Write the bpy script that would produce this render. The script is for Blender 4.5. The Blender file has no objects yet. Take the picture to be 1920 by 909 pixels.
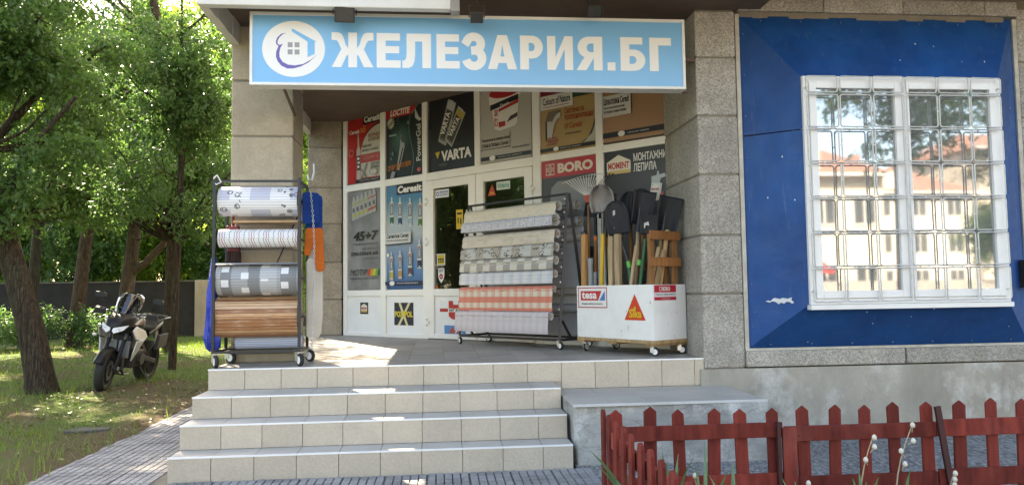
import bpy, bmesh, math, random
import numpy as np
from mathutils import Vector, Matrix, geometry
random.seed(7); RNG = np.random.default_rng(11)
SC = bpy.context.scene
COL = SC.collection
PI = math.pi
rad = math.radians

# ------------------------------------------------------------------ camera
def cam_axes(yaw, pitch, roll):
    f = Vector((math.sin(yaw)*math.cos(pitch), math.cos(yaw)*math.cos(pitch), math.sin(pitch)))
    r = Vector((math.cos(yaw), -math.sin(yaw), 0)); u = r.cross(f)
    c, s = math.cos(roll), math.sin(roll)
    return c*r+s*u, -s*r+c*u, f
cr, cu, cf = cam_axes(rad(5.475), rad(3.492), rad(-.8255))
CAM = Vector((1.932, -6.766, 1.332))
cd = bpy.data.cameras.new('camera'); cd.sensor_width = 36; cd.sensor_fit = 'HORIZONTAL'; cd.lens = 36*1450/1920
cd.clip_start = .05; cd.clip_end = 600
cam = bpy.data.objects.new('camera', cd); COL.objects.link(cam)
cam.matrix_world = Matrix(((cr.x, cu.x, -cf.x, CAM.x), (cr.y, cu.y, -cf.y, CAM.y), (cr.z, cu.z, -cf.z, CAM.z), (0, 0, 0, 1)))
SC.camera = cam
# ------------------------------------------------------------------ sky and sun
SUN_AZ = Vector((-.43, .905, 0)).normalized(); SUN_EL = rad(41)
W = bpy.data.worlds.new('World'); SC.world = W; W.use_nodes = True
wn = W.node_tree
bg = wn.nodes['Background']; bg.inputs[1].default_value = .15
sky = wn.nodes.new('ShaderNodeTexSky'); sky.sky_type = 'NISHITA'; sky.sun_disc = False
sky.sun_elevation = SUN_EL; sky.sun_rotation = math.atan2(SUN_AZ.x, SUN_AZ.y)
sky.altitude = 500; sky.air_density = 1.0; sky.dust_density = 2.5; sky.ozone_density = 1.0
wn.links.new(sky.outputs[0], bg.inputs[0])
sl = bpy.data.lights.new('sun', 'SUN'); sl.energy = 5.0; sl.angle = rad(.53); sl.color = (1, .94, .84)
so = bpy.data.objects.new('sun', sl); COL.objects.link(so)
sd = Vector((SUN_AZ.x*math.cos(SUN_EL), SUN_AZ.y*math.cos(SUN_EL), math.sin(SUN_EL)))
so.rotation_euler = sd.to_track_quat('Z', 'Y').to_euler()
SC.view_settings.view_transform = 'Standard'; SC.view_settings.look = 'None'
SC.view_settings.exposure = 2.55; SC.view_settings.gamma = 1
SC.view_settings.use_curve_mapping = False
SC.view_settings.use_white_balance = True
SC.view_settings.white_balance_temperature = 8050
SC.view_settings.white_balance_tint = 10

# ------------------------------------------------------------------ helpers
def tag(o, label=None, cat=None, group=None, kind=None):
    if label: o['label'] = label
    if cat: o['category'] = cat
    if group: o['group'] = group
    if kind: o['kind'] = kind
    return o
def empty(name, loc=(0, 0, 0), rz=0, parent=None):
    o = bpy.data.objects.new(name, None); COL.objects.link(o); o.location = loc; o.rotation_euler = (0, 0, rz)
    o.empty_display_size = .05; o.parent = parent
    return o
def link(name, mesh, parent=None, loc=None, rot=None):
    o = bpy.data.objects.new(name, mesh); COL.objects.link(o); o.parent = parent
    if loc is not None: o.location = loc
    if rot is not None: o.rotation_euler = rot
    return o
def copy_tree(o, parent=None):
    c = o.copy(); COL.objects.link(c); c.parent = parent
    for ch in list(o.children): copy_tree(ch, c)
    return c
def arc(cx, cy, r, a0, a1, n=10, ry=None):
    ry = r if ry is None else ry
    return [(cx+r*math.cos(rad(a0+(a1-a0)*i/n)), cy+ry*math.sin(rad(a0+(a1-a0)*i/n))) for i in range(n+1)]
def frame_of(d):
    d = Vector(d).normalized(); a = Vector((0, 0, 1)) if abs(d.z) < .95 else Vector((1, 0, 0))
    x = a.cross(d).normalized(); y = d.cross(x)
    return x, y, d
class MB:
    def __init__(s): s.v = []; s.f = []; s.m = []; s.u = []
    def face(s, pts, mi=0, uv=None):
        b = len(s.v); s.v += [tuple(p) for p in pts]; s.f.append(tuple(range(b, b+len(pts)))); s.m.append(mi)
        s.u.append(uv if uv else [(0, 0)]*len(pts)); return s
    def add(s, vs, fs, mi=0, uvs=None):
        b = len(s.v); s.v += [tuple(p) for p in vs]
        for k, f in enumerate(fs):
            s.f.append(tuple(b+i for i in f)); s.m.append(mi); s.u.append(uvs[k] if uvs else [(0, 0)]*len(f))
        return s
    def bb(s, x0, x1, y0, y1, z0, z1, mi=0):
        v = [(x0, y0, z0), (x1, y0, z0), (x1, y1, z0), (x0, y1, z0), (x0, y0, z1), (x1, y0, z1), (x1, y1, z1), (x0, y1, z1)]
        return s.add(v, [(0, 3, 2, 1), (4, 5, 6, 7), (0, 1, 5, 4), (1, 2, 6, 5), (2, 3, 7, 6), (3, 0, 4, 7)], mi)
    def bar(s, p0, p1, w, h=None, mi=0, up=None):
        h = w if h is None else h
        p0 = Vector(p0); p1 = Vector(p1); d = (p1-p0).normalized()
        if up is None: x, y, _ = frame_of(d)
        else:
            x = Vector(up).cross(d).normalized(); y = d.cross(x)
        c = [(-w/2, -h/2), (w/2, -h/2), (w/2, h/2), (-w/2, h/2)]
        v = [p0+x*a+y*b for a, b in c]+[p1+x*a+y*b for a, b in c]
        return s.add(v, [(0, 3, 2, 1), (4, 5, 6, 7), (0, 1, 5, 4), (1, 2, 6, 5), (2, 3, 7, 6), (3, 0, 4, 7)], mi)
    def tube(s, p0, p1, r0, r1=None, n=10, mi=0, caps=True):
        r1 = r0 if r1 is None else r1
        p0 = Vector(p0); p1 = Vector(p1); x, y, d = frame_of(p1-p0)
        v = []
        for p, r in ((p0, r0), (p1, r1)):
            v += [p+(x*math.cos(2*PI*i/n)+y*math.sin(2*PI*i/n))*r for i in range(n)]
        f = [(i, (i+1) % n, n+(i+1) % n, n+i) for i in range(n)]
        if caps: f += [tuple(range(n-1, -1, -1)), tuple(range(n, 2*n))]
        return s.add(v, f, mi)
    def path(s, pts, r, n=8, mi=0):
        pts = [Vector(p) for p in pts]; rs = r if isinstance(r, (list, tuple)) else [r]*len(pts)
        v = []; x = None
        for i, p in enumerate(pts):
            d = (pts[min(i+1, len(pts)-1)]-pts[max(i-1, 0)]).normalized()
            if x is None: x, y, _ = frame_of(d)
            else:
                x = (x-d*x.dot(d)).normalized(); y = d.cross(x)
            v += [p+(x*math.cos(2*PI*k/n)+y*math.sin(2*PI*k/n))*rs[i] for k in range(n)]
        f = []
        for i in range(len(pts)-1):
            f += [(i*n+k, i*n+(k+1) % n, (i+1)*n+(k+1) % n, (i+1)*n+k) for k in range(n)]
        f += [tuple(range(n-1, -1, -1)), tuple(range((len(pts)-1)*n, len(pts)*n))]
        return s.add(v, f, mi)
    def lathe(s, prof, o=(0, 0, 0), ax=(0, 0, 1), n=20, mi=0):
        o = Vector(o); x, y, d = frame_of(ax); v = []
        for r, z in prof: v += [o+d*z+(x*math.cos(2*PI*k/n)+y*math.sin(2*PI*k/n))*r for k in range(n)]
        f = []
        for i in range(len(prof)-1):
            f += [(i*n+k, i*n+(k+1) % n, (i+1)*n+(k+1) % n, (i+1)*n+k) for k in range(n)]
        return s.add(v, f, mi)
    def loft(s, rings, mi=0, caps=True):
        n = len(rings[0]); v = [p for r in rings for p in r]; f = []
        for i in range(len(rings)-1):
            f += [(i*n+k, i*n+(k+1) % n, (i+1)*n+(k+1) % n, (i+1)*n+k) for k in range(n)]
        if caps: f += [tuple(range(n-1, -1, -1)), tuple(range((len(rings)-1)*n, len(rings)*n))]
        return s.add(v, f, mi)
    def prism(s, poly, fn, d0, d1, mi=0):
        # poly 2D (a,b), fn(a,b,d)->point ; solid between depths d0 and d1
        n = len(poly); v = [fn(a, b, d0) for a, b in poly]+[fn(a, b, d1) for a, b in poly]
        f = [tuple(range(n-1, -1, -1)), tuple(range(n, 2*n))]+[(i, (i+1) % n, n+(i+1) % n, n+i) for i in range(n)]
        return s.add(v, f, mi)
    def sheet(s, prof, fn, ln, nseg=1, mi=0, wob=0):
        # profile points (p,z) extruded along length; uv in metres
        L = [0]
        for i in range(1, len(prof)): L.append(L[-1]+math.dist(prof[i], prof[i-1]))
        for k in range(nseg):
            a0, a1 = ln[0]+(ln[1]-ln[0])*k/nseg, ln[0]+(ln[1]-ln[0])*(k+1)/nseg
            for i in range(len(prof)-1):
                q = [(a0, i), (a1, i), (a1, i+1), (a0, i+1)]
                s.face([fn(a, prof[j][0]+wob*math.sin(a*23+j)*(j/len(prof)), prof[j][1]) for a, j in q], mi, [(a, L[j]) for a, j in q])
        return s
    def mesh(s, name, mats, smooth=None):
        m = bpy.data.meshes.new(name); m.from_pydata(s.v, [], s.f)
        mats = mats if isinstance(mats, (list, tuple)) else [mats]
        for a in mats: m.materials.append(a)
        m.polygons.foreach_set('material_index', s.m)
        if any(any(p != (0, 0) for p in q) for q in s.u):
            l = m.uv_layers.new(name='UVMap'); l.data.foreach_set('uv', [c for q in s.u for p in q for c in p])
        if smooth:
            bm = bmesh.new(); bm.from_mesh(m); bmesh.ops.remove_doubles(bm, verts=bm.verts, dist=1e-5); bm.to_mesh(m); bm.free()
            m.polygons.foreach_set('use_smooth', [True]*len(m.polygons)); m.set_sharp_from_angle(angle=rad(smooth))
        m.update(); return m
    def build(s, name, mats, parent=None, smooth=None, bevel=0, loc=None, rot=None, seg=2):
        o = link(name, s.mesh(name, mats, smooth), parent, loc, rot)
        if bevel: bev(o, bevel, seg)
        return o
def bev(o, w, seg=2):
    b = o.modifiers.new('bevel', 'BEVEL'); b.width = w; b.segments = seg; b.limit_method = 'ANGLE'; b.angle_limit = rad(40)
    return o

# ------------------------------------------------------------------ materials
class Nt:
    def __init__(s, name):
        s.mat = bpy.data.materials.new(name); s.mat.use_nodes = True; s.t = s.mat.node_tree
        s.b = s.t.nodes['Principled BSDF']; s.out = s.t.nodes['Material Output']; s.cache = {}
    def n(s, typ, **k):
        x = s.t.nodes.new('ShaderNode'+typ)
        for a, b in k.items(): setattr(x, a, b)
        return x
    def put(s, v, sock):
        if v is None: return
        if isinstance(v, bpy.types.NodeSocket): s.t.links.new(v, sock)
        elif isinstance(v, (tuple, list)) and len(v) == 3 and sock.type == 'RGBA': sock.default_value = (*v, 1)
        else: sock.default_value = v
    def co(s, kind='Object', scale=None):
        key = (kind, str(scale))
        if key in s.cache: return s.cache[key]
        o = s.n('TexCoord').outputs[kind]
        if scale:
            m = s.n('Mapping'); s.t.links.new(o, m.inputs[0]); m.inputs['Scale'].default_value = scale; o = m.outputs[0]
        s.cache[key] = o; return o
    def xyz(s, kind='UV'):
        k = ('xyz', kind)
        if k not in s.cache:
            x = s.n('SeparateXYZ'); s.t.links.new(s.co(kind), x.inputs[0]); s.cache[k] = x.outputs
        return s.cache[k]
    def m(s, op, a, b=None, c=None):
        x = s.n('Math', operation=op)
        for i, v in enumerate((a, b, c)): s.put(v, x.inputs[i])
        return x.outputs[0]
    def mix(s, f, a, b, mode='MIX'):
        x = s.n('Mix', data_type='RGBA', blend_type=mode); s.put(f, x.inputs[0]); s.put(a, x.inputs[6]); s.put(b, x.inputs[7]); return x.outputs[2]
    def noise(s, scale, detail=4, vec=None, rough=.55, kind='Object', sc=None):
        x = s.n('TexNoise'); s.put(vec if vec is not None else s.co(kind, sc), x.inputs['Vector'])
        x.inputs['Scale'].default_value = scale; x.inputs['Detail'].default_value = detail; x.inputs['Roughness'].default_value = rough
        return x.outputs[0]
    def vor(s, scale, feature='F1', out='Distance', kind='Object', vec=None, rnd=1):
        x = s.n('TexVoronoi', feature=feature); s.put(vec if vec is not None else s.co(kind), x.inputs['Vector']); x.inputs['Scale'].default_value = scale
        x.inputs['Randomness'].default_value = rnd
        return x.outputs[out]
    def ramp(s, f, stops, interp='LINEAR'):
        x = s.n('ValToRGB'); s.put(f, x.inputs[0]); r = x.color_ramp; r.interpolation = interp
        while len(r.elements) < len(stops): r.elements.new(.5)
        for e, (p, c) in zip(r.elements, stops):
            e.position = p; e.color = (*c, 1) if isinstance(c, tuple) else (c, c, c, 1)
        return x.outputs[0]
    def mr(s, v, a, b, c=0., d=1.):
        x = s.n('MapRange'); s.put(v, x.inputs[0])
        for i, q in enumerate((a, b, c, d)): x.inputs[i+1].default_value = q
        return x.outputs[0]
    def stripe(s, v, freq, w, off=0.):
        return s.m('LESS_THAN', s.m('FRACT', s.m('MULTIPLY_ADD', v, float(freq), float(off))), float(w))
    def rnd(s): return s.n('ObjectInfo').outputs['Random']
    def bump(s, h, strength=.3, dist=.01):
        x = s.n('Bump'); x.inputs['Strength'].default_value = strength; x.inputs['Distance'].default_value = dist
        s.put(h, x.inputs['Height']); s.t.links.new(x.outputs[0], s.b.inputs['Normal'])
    def fin(s, col=None, rough=.6, metal=0., spec=.5, **k):
        s.put(col, s.b.inputs['Base Color']); s.put(rough, s.b.inputs['Roughness']); s.b.inputs['Metallic'].default_value = metal
        s.b.inputs['Specular IOR Level'].default_value = spec
        for a, v in k.items(): s.put(v, s.b.inputs[a.replace('_', ' ')])
        return s.mat
MC = {}
def plain(col, rough=.55, metal=0., var=.12, vs=6., bump=0., bs=80., spec=.5, rnd=.0, dist=.004):
    key = (col, rough, metal, var, vs, bump, bs, spec, rnd)
    if key in MC: return MC[key]
    n = Nt('surface'); c = col
    if var:
        f = n.mr(n.noise(vs, 5), .25, .75, 1-var, 1+var*.6)
        c = n.mix(1., (*col,), f, 'MULTIPLY')
    if rnd:
        c = n.mix(1., c, n.mr(n.rnd(), 0, 1, 1-rnd, 1+rnd*.6), 'MULTIPLY')
    if bump: n.bump(n.noise(bs, 4), bump, dist)
    MC[key] = n.fin(c, rough, metal, spec); return MC[key]
# ------------------------------------------------------------------ shared materials
def speckle(name, base, dark, light, scale=90, bump=.5, rough=.85, stain=.25, sr=.55, lo=.86):
    n = Nt(name); v = n.vor(scale, out='Color'); g = n.n('SeparateColor'); n.t.links.new(v, g.inputs[0])
    c = n.mix(n.mr(g.outputs[0], .0, 1, 0, 1), dark, light); c = n.mix(sr, base, c)
    c = n.mix(n.mr(n.noise(3.2, 6), .42, .72, 0, stain*1.6), c, tuple(x*.45 for x in base))
    c = n.mix(1., c, n.mr(n.rnd(), 0, 1, lo, 1.06), 'MULTIPLY')
    n.bump(n.vor(scale), bump, .006)
    return n.fin(c, rough, 0, .3)
def concrete(name, base, streak=.4, crack=0, bump=.35, sc=(1, 1, .35), light=None):
    n = Nt(name); c = n.mix(n.mr(n.noise(2.2, 8, sc=sc, rough=.65), .35, .7), tuple(x*(1-streak) for x in base), base)
    if light: c = n.mix(n.mr(n.noise(1.7, 7, sc=(1, 1, .8), rough=.7), .52, .64), c, light)
    c = n.mix(n.mr(n.noise(40, 4), .3, .7, 0, .3), c, tuple(x*.6 for x in base))
    h = n.noise(22, 8, rough=.7)
    if crack:
        k = n.vor(7, 'DISTANCE_TO_EDGE', vec=n.mix(.12, n.co('Object', (1, 1, 3.)), n.n('TexNoise').outputs[1]))
        c = n.mix(n.mr(k, 0, .03, crack, 0), c, tuple(x*.3 for x in base))
    n.bump(h, bump, .012)
    return n.fin(c, .9, 0, .25)
M_stone_l = speckle('smooth stone', (.42, .355, .26), (.28, .225, .155), (.53, .46, .35), 140, .25, .85, .3, .4)
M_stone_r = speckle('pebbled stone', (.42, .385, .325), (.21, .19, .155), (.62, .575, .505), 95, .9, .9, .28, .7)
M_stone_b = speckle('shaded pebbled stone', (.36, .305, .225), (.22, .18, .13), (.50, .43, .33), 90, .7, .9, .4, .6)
M_joint = concrete('mortar', (.30, .26, .20), .4)
M_conc = concrete('foundation concrete', (.45, .415, .345), .38, 0, .5, (1, 1, .5), (.55, .53, .49))
M_peel = concrete('peeling concrete', (.52, .505, .465), .5, .5, 1., (1.2, 1.2, 2.4), (.72, .71, .68))
M_soffit = concrete('brown soffit paint', (.17, .125, .10), .25, 0, .2)
M_fascia = plain((.72, .69, .63), .8, var=.15, vs=3, bump=.3, bs=25)
M_greyb = plain((.38, .36, .33), .8, var=.25, vs=4, bump=.3, bs=30)
M_wallup = plain((.5, .46, .4), .9, var=.2, vs=1)
M_pvc = plain((.80, .775, .71), .35, var=.05, vs=3)
M_white = plain((.78, .77, .74), .4, var=.06, vs=4)
M_blackm = plain((.018, .018, .02), .45, var=.3, vs=20)
M_steel = plain((.55, .56, .57), .3, metal=.9, var=.15, vs=12)
M_rubber = plain((.02, .02, .02), .75, var=.2)
M_rtile = speckle('beige riser tile', (.50, .425, .335), (.42, .355, .275), (.56, .48, .385), 60, .35, .6, .12, .3, .95)
M_ttile = speckle('grey tread tile', (.47, .435, .385), (.43, .395, .35), (.51, .475, .425), 130, .12, .6, .16, .25, .95)
M_ftile = speckle('grey floor tile', (.36, .33, .29), (.315, .29, .255), (.40, .37, .325), 130, .12, .5, .22, .25)
M_grout = plain((.42, .37, .305), .95, var=.2, vs=9)

# ------------------------------------------------------------------ ground, lawn, paths
def lawn_mat():
    n = Nt('worn grass and leaf litter')
    g = n.mix(n.noise(14, 5), (.045, .08, .018), (.10, .14, .035))
    d = n.mix(n.noise(25, 6), (.060, .042, .024), (.15, .11, .065))
    lit = n.mix(n.mr(n.vor(30), .05, .3), (.19, .135, .075), d)
    f = n.mr(n.noise(.75, 6, rough=.6), .44, .60)
    x_ = n.xyz('Object')[0]; f = n.m('MAXIMUM', f, n.mr(n.m('ADD', x_, n.m('MULTIPLY', n.noise(2.5, 4), .7)), -1.35, -.80, 0, .95)); c = n.mix(f, g, lit)
    n.bump(n.noise(60, 5), .8, .02)
    return n.fin(c, .95, 0, .1)
M_lawn = lawn_mat()
MB().face([(-300, -300, -.05), (300, -300, -.05), (300, 300, -.05), (-300, 300, -.05)]).build('ground', concrete('distant ground', (.20, .19, .16), .3)).__setitem__('kind', 'structure')
def hsh(x, y): return math.sin(x*1.7+y*.9)*.5+math.sin(x*.63-y*1.31+2)*.5+math.sin(x*4.1+y*3.3)*.18
def lawn_z(x, y):
    e = -1.02+.03*math.sin(y*2.1)+.025*math.sin(y*5.3+1)
    return max(-.03, min(1., (e-x)/.25)*.035+(hsh(x, y)*.022 if x < e-.3 else 0))
mb = MB(); NX, NY = 90, 150; X0, X1, Y0, Y1 = -19, -.6, -6, 30
vs = [(X0+(X1-X0)*i/NX, Y0+(Y1-Y0)*j/NY) for j in range(NY+1) for i in range(NX+1)]
mb.add([(x, y, lawn_z(x, y)) for x, y in vs], [(j*(NX+1)+i, j*(NX+1)+i+1, (j+1)*(NX+1)+i+1, (j+1)*(NX+1)+i) for j in range(NY) for i in range(NX)])
tag(mb.build('lawn', M_lawn, smooth=60), kind='structure')
# paved path beside the building and pavement before the steps: grooved pavers, each its own piece
M_paver = speckle('grey paver', (.30, .29, .285), (.22, .215, .21), (.38, .37, .365), 55, .4, .85, .4, .35)
M_pbed = plain((.12, .11, .095), .95, var=.3, vs=12)
pave = MB().bb(-1.04, 0, -2.6, 14, -.045, -.010).bb(0, 2.94, -2.6, -.955, -.045, -.0105).build('pavement', M_pbed); tag(pave, kind='structure')
pm = MB()
for i in range(5):
    for j in range(3):
        w, h = .2955/5, .2955/3
        x0, y0 = -.14775+i*w+.0025, -.14775+j*h+.0025
        z = .0+random.uniform(-.0012, .0012)
        x1, y1 = x0+w-.005, y0+h-.005; q = .003
        pm.add([(x0, y0, -.02), (x1, y0, -.02), (x1, y1, -.02), (x0, y1, -.02), (x0+q, y0+q, z), (x1-q, y0+q, z), (x1-q, y1-q, z), (x0+q, y1-q, z)],
               [(4, 5, 6, 7), (0, 1, 5, 4), (1, 2, 6, 5), (2, 3, 7, 6), (3, 0, 4, 7)])
PM = pm.mesh('paver', M_paver)
def paver(x, y):
    o = link('paver', PM, pave, (x, y, random.uniform(-.002, .003)), (random.gauss(0, .005), random.gauss(0, .005), random.choice((0, PI))+random.gauss(0, .006)))
for j in range(28):
    for i in range(3):
        paver(-.87+i*.302+.0, -2.3+j*.302)
for j in range(4):
    for i in range(10): paver(.17+i*.302+(.01), -1.125-j*.302)
# rough concrete apron between building and garden, soil bed, road
def apron_mat():
    n = Nt('rough pebbled concrete'); v = n.vor(38, vec=n.co('Object', (1, .6, 1)))
    c = n.mix(n.mr(v, 0, .7), (.42, .415, .41), (.14, .138, .135)); c = n.mix(n.mr(n.noise(3, 5), .4, .7, 0, .4), c, (.3, .29, .27))
    n.bump(v, 1., .02); return n.fin(c, .9, 0, .3)
tag(MB().bb(2.955, 14, -2.2, .1, -.045, .0).build('apron', apron_mat()), kind='structure')
tag(MB().bb(2.93, 14, -4.6, -2.2, -.045, -.008).build('garden_bed', plain((.07, .052, .035), .95, var=.4, vs=14, bump=.9, bs=30, dist=.03)), kind='structure')
tag(MB().face([(-200, -60, -.03), (200, -60, -.03), (200, -6.9, -.03), (-200, -6.9, -.03)]).build('road', plain((.07, .07, .072), .85, var=.2, vs=3, bump=.3)), kind='structure')

# ------------------------------------------------------------------ building
B = empty('shop_building', (0, 0, 0))
tag(B, 'concrete building with stone pillars, brown soffit and corner porch', 'building')
def pillar(x0, x1, y0, y1, zs, mat, ins=.012, lab=None):
    core = MB().bb(x0+ins, x1-ins, y0+ins, y1-ins, zs[0], zs[-1]+.02).build('pillar', M_joint, B)
    for a, b in zip(zs[:-1], zs[1:]):
        j = random.uniform(-.003, .003)
        MB().bb(x0+j, x1+j, y0+j, y1+j, a+.008, b-.008).build('stone_block', mat, core, bevel=.012, seg=2)
    if lab: core['label'] = lab
    return core
lpz = [.86, 1.281, 1.742, 2.247, 2.803, 3.332, 3.865]
lp = pillar(.01, .58, .62, 1.16, lpz, M_stone_l, lab='pale smooth stone pillar behind the mat rack')
MB().bb(-.02, .61, .585, 1.19, .70, .78).bb(0.0, .59, .60, 1.17, .782, .86).build('plinth', concrete('mossy stone', (.36, .31, .22), .4), lp, bevel=.015)
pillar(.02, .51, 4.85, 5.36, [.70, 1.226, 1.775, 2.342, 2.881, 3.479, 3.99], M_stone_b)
rpz = [.60, 1.268, 1.796, 2.35, 2.889, 3.429, 3.868]
rp = pillar(4.29, 4.67, .0, 1.03, rpz, M_stone_r, lab='pebbled stone pillar between sign and blue window')
pillar(7.46, 8.3, .0, .6, rpz[:-1]+[3.95], M_stone_r)
# foundation, sill course, wall behind the window, lintel
MB().bb(4.25, 14, -.02, .5, -.04, .60).build('foundation', M_conc, B)
sc = MB().bb(4.672, 14, .06, .5, .601, 4.4).build('wall', M_joint, B)
for a, b in ((4.675, 6.17), (6.18, 7.455), (8.31, 9.8)):
    MB().bb(a, b, -.035, .3, .612, .752).build('sill_stone', M_stone_r, sc, bevel=.012)
MB().bb(4.68, 7.455, -.0, .1, .753, .775).bb(4.675, 4.712, .0, .1, .776, 3.84).bb(7.415, 7.455, .0, .1, .776, 3.84).build('mortar_strip', plain((.52, .48, .40), .9, var=.3, vs=8, bump=.5), sc)
for a, b in ((4.70, 5.52), (5.525, 6.3), (6.305, 7.12), (7.125, 7.45)):
    MB().bb(a, b, -.03, .2, 3.86+random.uniform(-.004, .004), 4.0).build('lintel_stone', M_stone_r, sc, bevel=.01)
# soffit with dropped edge beam, balcony fascia, upper storeys
sf = MB().bb(.06, 2.06, -.32, 5.4, 3.872, 4.15).bb(2.06, 4.9, -1.9, 5.4, 3.874, 4.15).bb(4.9, 14, -1.2, .06, 4.06, 4.3).build('soffit', M_soffit, B)
MB().bb(0.0, 2.055, -.42, -.33, 3.675, 4.2).build('fascia', M_fascia, B, bevel=.008)
MB().bb(2.056, 2.13, -.42, -.30, 3.66, 4.2).build('fascia_return', M_greyb, B, bevel=.006)
# left edge beam, ragged inner plaster edge
mb = MB(); r_ = random.Random(3)
for k in range(24):
    y0, y1 = -.33+k*.239, -.33+(k+1)*.239
    w = .075+r_.uniform(-.012, .02)
    mb.bb(0.0, .0+w, y0, y1+.0005, 3.676, 3.876)
mb.build('edge_beam', M_fascia, B)
mb = MB(); mb.bar((4.83, .04, 3.93), (4.76, -1.3, 3.93), .09, .11, up=(0, 0, 1)); mb.build('balcony_beam', M_fascia, B, bevel=.006)
MB().bb(0.0, 14, .0, 12, 4.42, 17).bb(0, 14, -.6, 0, 4.45, 4.8).build('upper_storeys', M_wallup, B)
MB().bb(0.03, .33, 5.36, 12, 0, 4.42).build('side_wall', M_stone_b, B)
# shop interior seen through the doors
mi_ = MB()
mi_.face([(.6, 4.95, .705), (4.4, 1.05, .705), (9, 6, .705), (4, 10, .705)])
mi_.build('shop_floor', plain((.25, .23, .2), .5), B)
MB().bb(.34, 9.5, 10, 10.1, .6, 4.2).bb(9.4, 9.5, .6, 10, .6, 4.2).build('inner_wall', plain((.42, .40, .36), .8), B)
MB().bb(.33, 9.5, 1.1, 10, 4.16, 4.2).build('inner_ceiling', plain((.5, .5, .48), .8), B)

# ------------------------------------------------------------------ porch floor and steps
FZ = .70
pf = MB().bb(.012, 4.30, .014, 5.4, -.04, FZ-.006).build('porch_floor', M_grout); tag(pf, kind='structure')
TM = MB().bb(-.163, .163, -.163, .163, -.012, 0).mesh('floor_tile', M_ftile)
for i in range(13):
    for j in range(16):
        x, y = .165+i*.33, .195+j*.33
        if (x-.55)*.7147+(y-4.89)*.6995 > .2 or x > 4.3: continue
        link('floor_tile', TM, pf, (x, y, FZ+random.uniform(-.0006, .0006)), (0, 0, random.choice((0, PI/2, PI))))
ST = empty('entrance_steps', (0, 0, 0)); tag(ST, 'four tiled steps with white edge strips leading up to the porch', 'steps')
TR = [(0., .70, 4.285), (-.42, .525, 2.925), (-.71, .355, 2.925), (-.965, .172, 2.925)]   # front edge y, height, right end
low = [.525, .355, .172, -.03]; nxt = [-.42, -.71, -.965, None]
M_edge = plain((.80, .80, .78), .35, var=.08)
for k, (y, z, xr) in enumerate(TR):
    if k: core = MB().bb(.012, xr-.001, y+.012, TR[k-1][0]+.01, -.04, z-.012).build('step', M_grout, ST)
    else: core = MB().bb(.012, xr-.001, .012, .03, .2, z-.012).build('step', M_grout, ST)
    n = int(round(xr/.3)) if k else 15
    for i in range(n):
        a = i*.3; b = min(a+.297, xr)
        if b-a < .04: continue
        lo = low[k] if (a < 2.9 or k) else .46
        MB().bb(a+.0015, b, y, y+.011, lo+.003, z-.011).build('riser_tile', M_rtile, core, bevel=.0015, seg=1)
        if k:
            MB().bb(a+.0015, b, y+.014, TR[k-1][0]+.011, z-.0105, z+random.uniform(-.0008, .0004)).build('tread_tile', M_ttile, core)
    MB().bb(-.002, xr, y-.003, y+.013, z-.0105, z+.0015).build('edge_strip', M_edge, core)
    # left cheek tile
    if k: MB().bb(0, .011, y+.013, TR[k-1][0], -.03, z-.011).build('cheek_tile', M_rtile, core)
MB().bb(0, .011, .013, 5.3, -.03, FZ-.011).build('cheek_tile', M_rtile, ST)
# sloping-edged concrete block beside the steps, tiled on top
PB = MB().add([(2.93, -.01, -.04), (4.46, -.01, -.04), (4.50, -.95, -.04), (2.97, -.90, -.04), (2.93, -.01, .447), (4.46, -.01, .447), (4.47, -.93, .447), (2.955, -.88, .447)],
              [(0, 1, 2, 3), (4, 7, 6, 5), (0, 4, 5, 1), (1, 5, 6, 2), (2, 6, 7, 3), (3, 7, 4, 0)]).build('side_block', M_peel, bevel=.02, seg=3)
tag(PB, 'low peeling concrete block with grey tiled top right of steps', 'block')
for i in range(5):
    for j in range(3):
        x0 = 2.94+i*.303; y0 = -.305*(j+1)+.0
        MB().bb(x0, x0+.300, y0+.002, y0+.3025, .4475, .459+random.uniform(-.0008, .0008)).build('top_tile', M_ttile, PB)
MB().bb(2.94, 4.465, -.925, -.914, .440, .4605).build('edge_strip', plain((.55, .55, .53), .5), PB)
# ------------------------------------------------------------------ storefront (45 degree glazed wall in the porch corner)
SP0 = Vector((.551, 4.89, 0)); SD = Vector((.6995, -.7147, 0)); SN = Vector((-.7147, -.6995, 0))   # along, outwards
def SFp(s, z, o=0.): 
    p = SP0+SD*s+SN*o; return Vector((p.x, p.y, z))
def sbox(mb, s0, s1, z0, z1, o0, o1, mi=0):
    v = [SFp(s, z, o) for o in (o0, o1) for s, z in ((s0, z0), (s1, z0), (s1, z1), (s0, z1))]
    return mb.add(v, [(0, 1, 2, 3), (7, 6, 5, 4), (0, 4, 5, 1), (1, 5, 6, 2), (2, 6, 7, 3), (3, 7, 4, 0)], mi)
def glass_mat(name, tint, refl, rough=.0):
    n = Nt(name); g = n.n('BsdfGlossy'); g.inputs['Roughness'].default_value = rough; g.inputs['Color'].default_value = (1, 1, 1, 1)
    t = n.n('BsdfTransparent'); t.inputs[0].default_value = (*tint, 1)
    x = n.n('MixShader'); f = n.n('LayerWeight'); f.inputs[0].default_value = .5
    n.put(n.m('MINIMUM', n.m('MULTIPLY_ADD', n.m('POWER', f.outputs['Facing'], 5.), .9, .04+refl), 1.), x.inputs[0])
    n.t.links.new(t.outputs[0], x.inputs[1]); n.t.links.new(g.outputs[0], x.inputs[2]); n.t.links.new(x.outputs[0], n.out.inputs[0])
    return n.mat
M_glass = glass_mat('door glass', (.60, .64, .60), .03)
M_dark = plain((.03, .032, .03), .5)
SF = empty('storefront', tuple(SFp(0, FZ))); tag(SF, 'cream plastic framed glass storefront with double doors covered in posters', 'storefront')
SF.location = (0, 0, 0)
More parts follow.
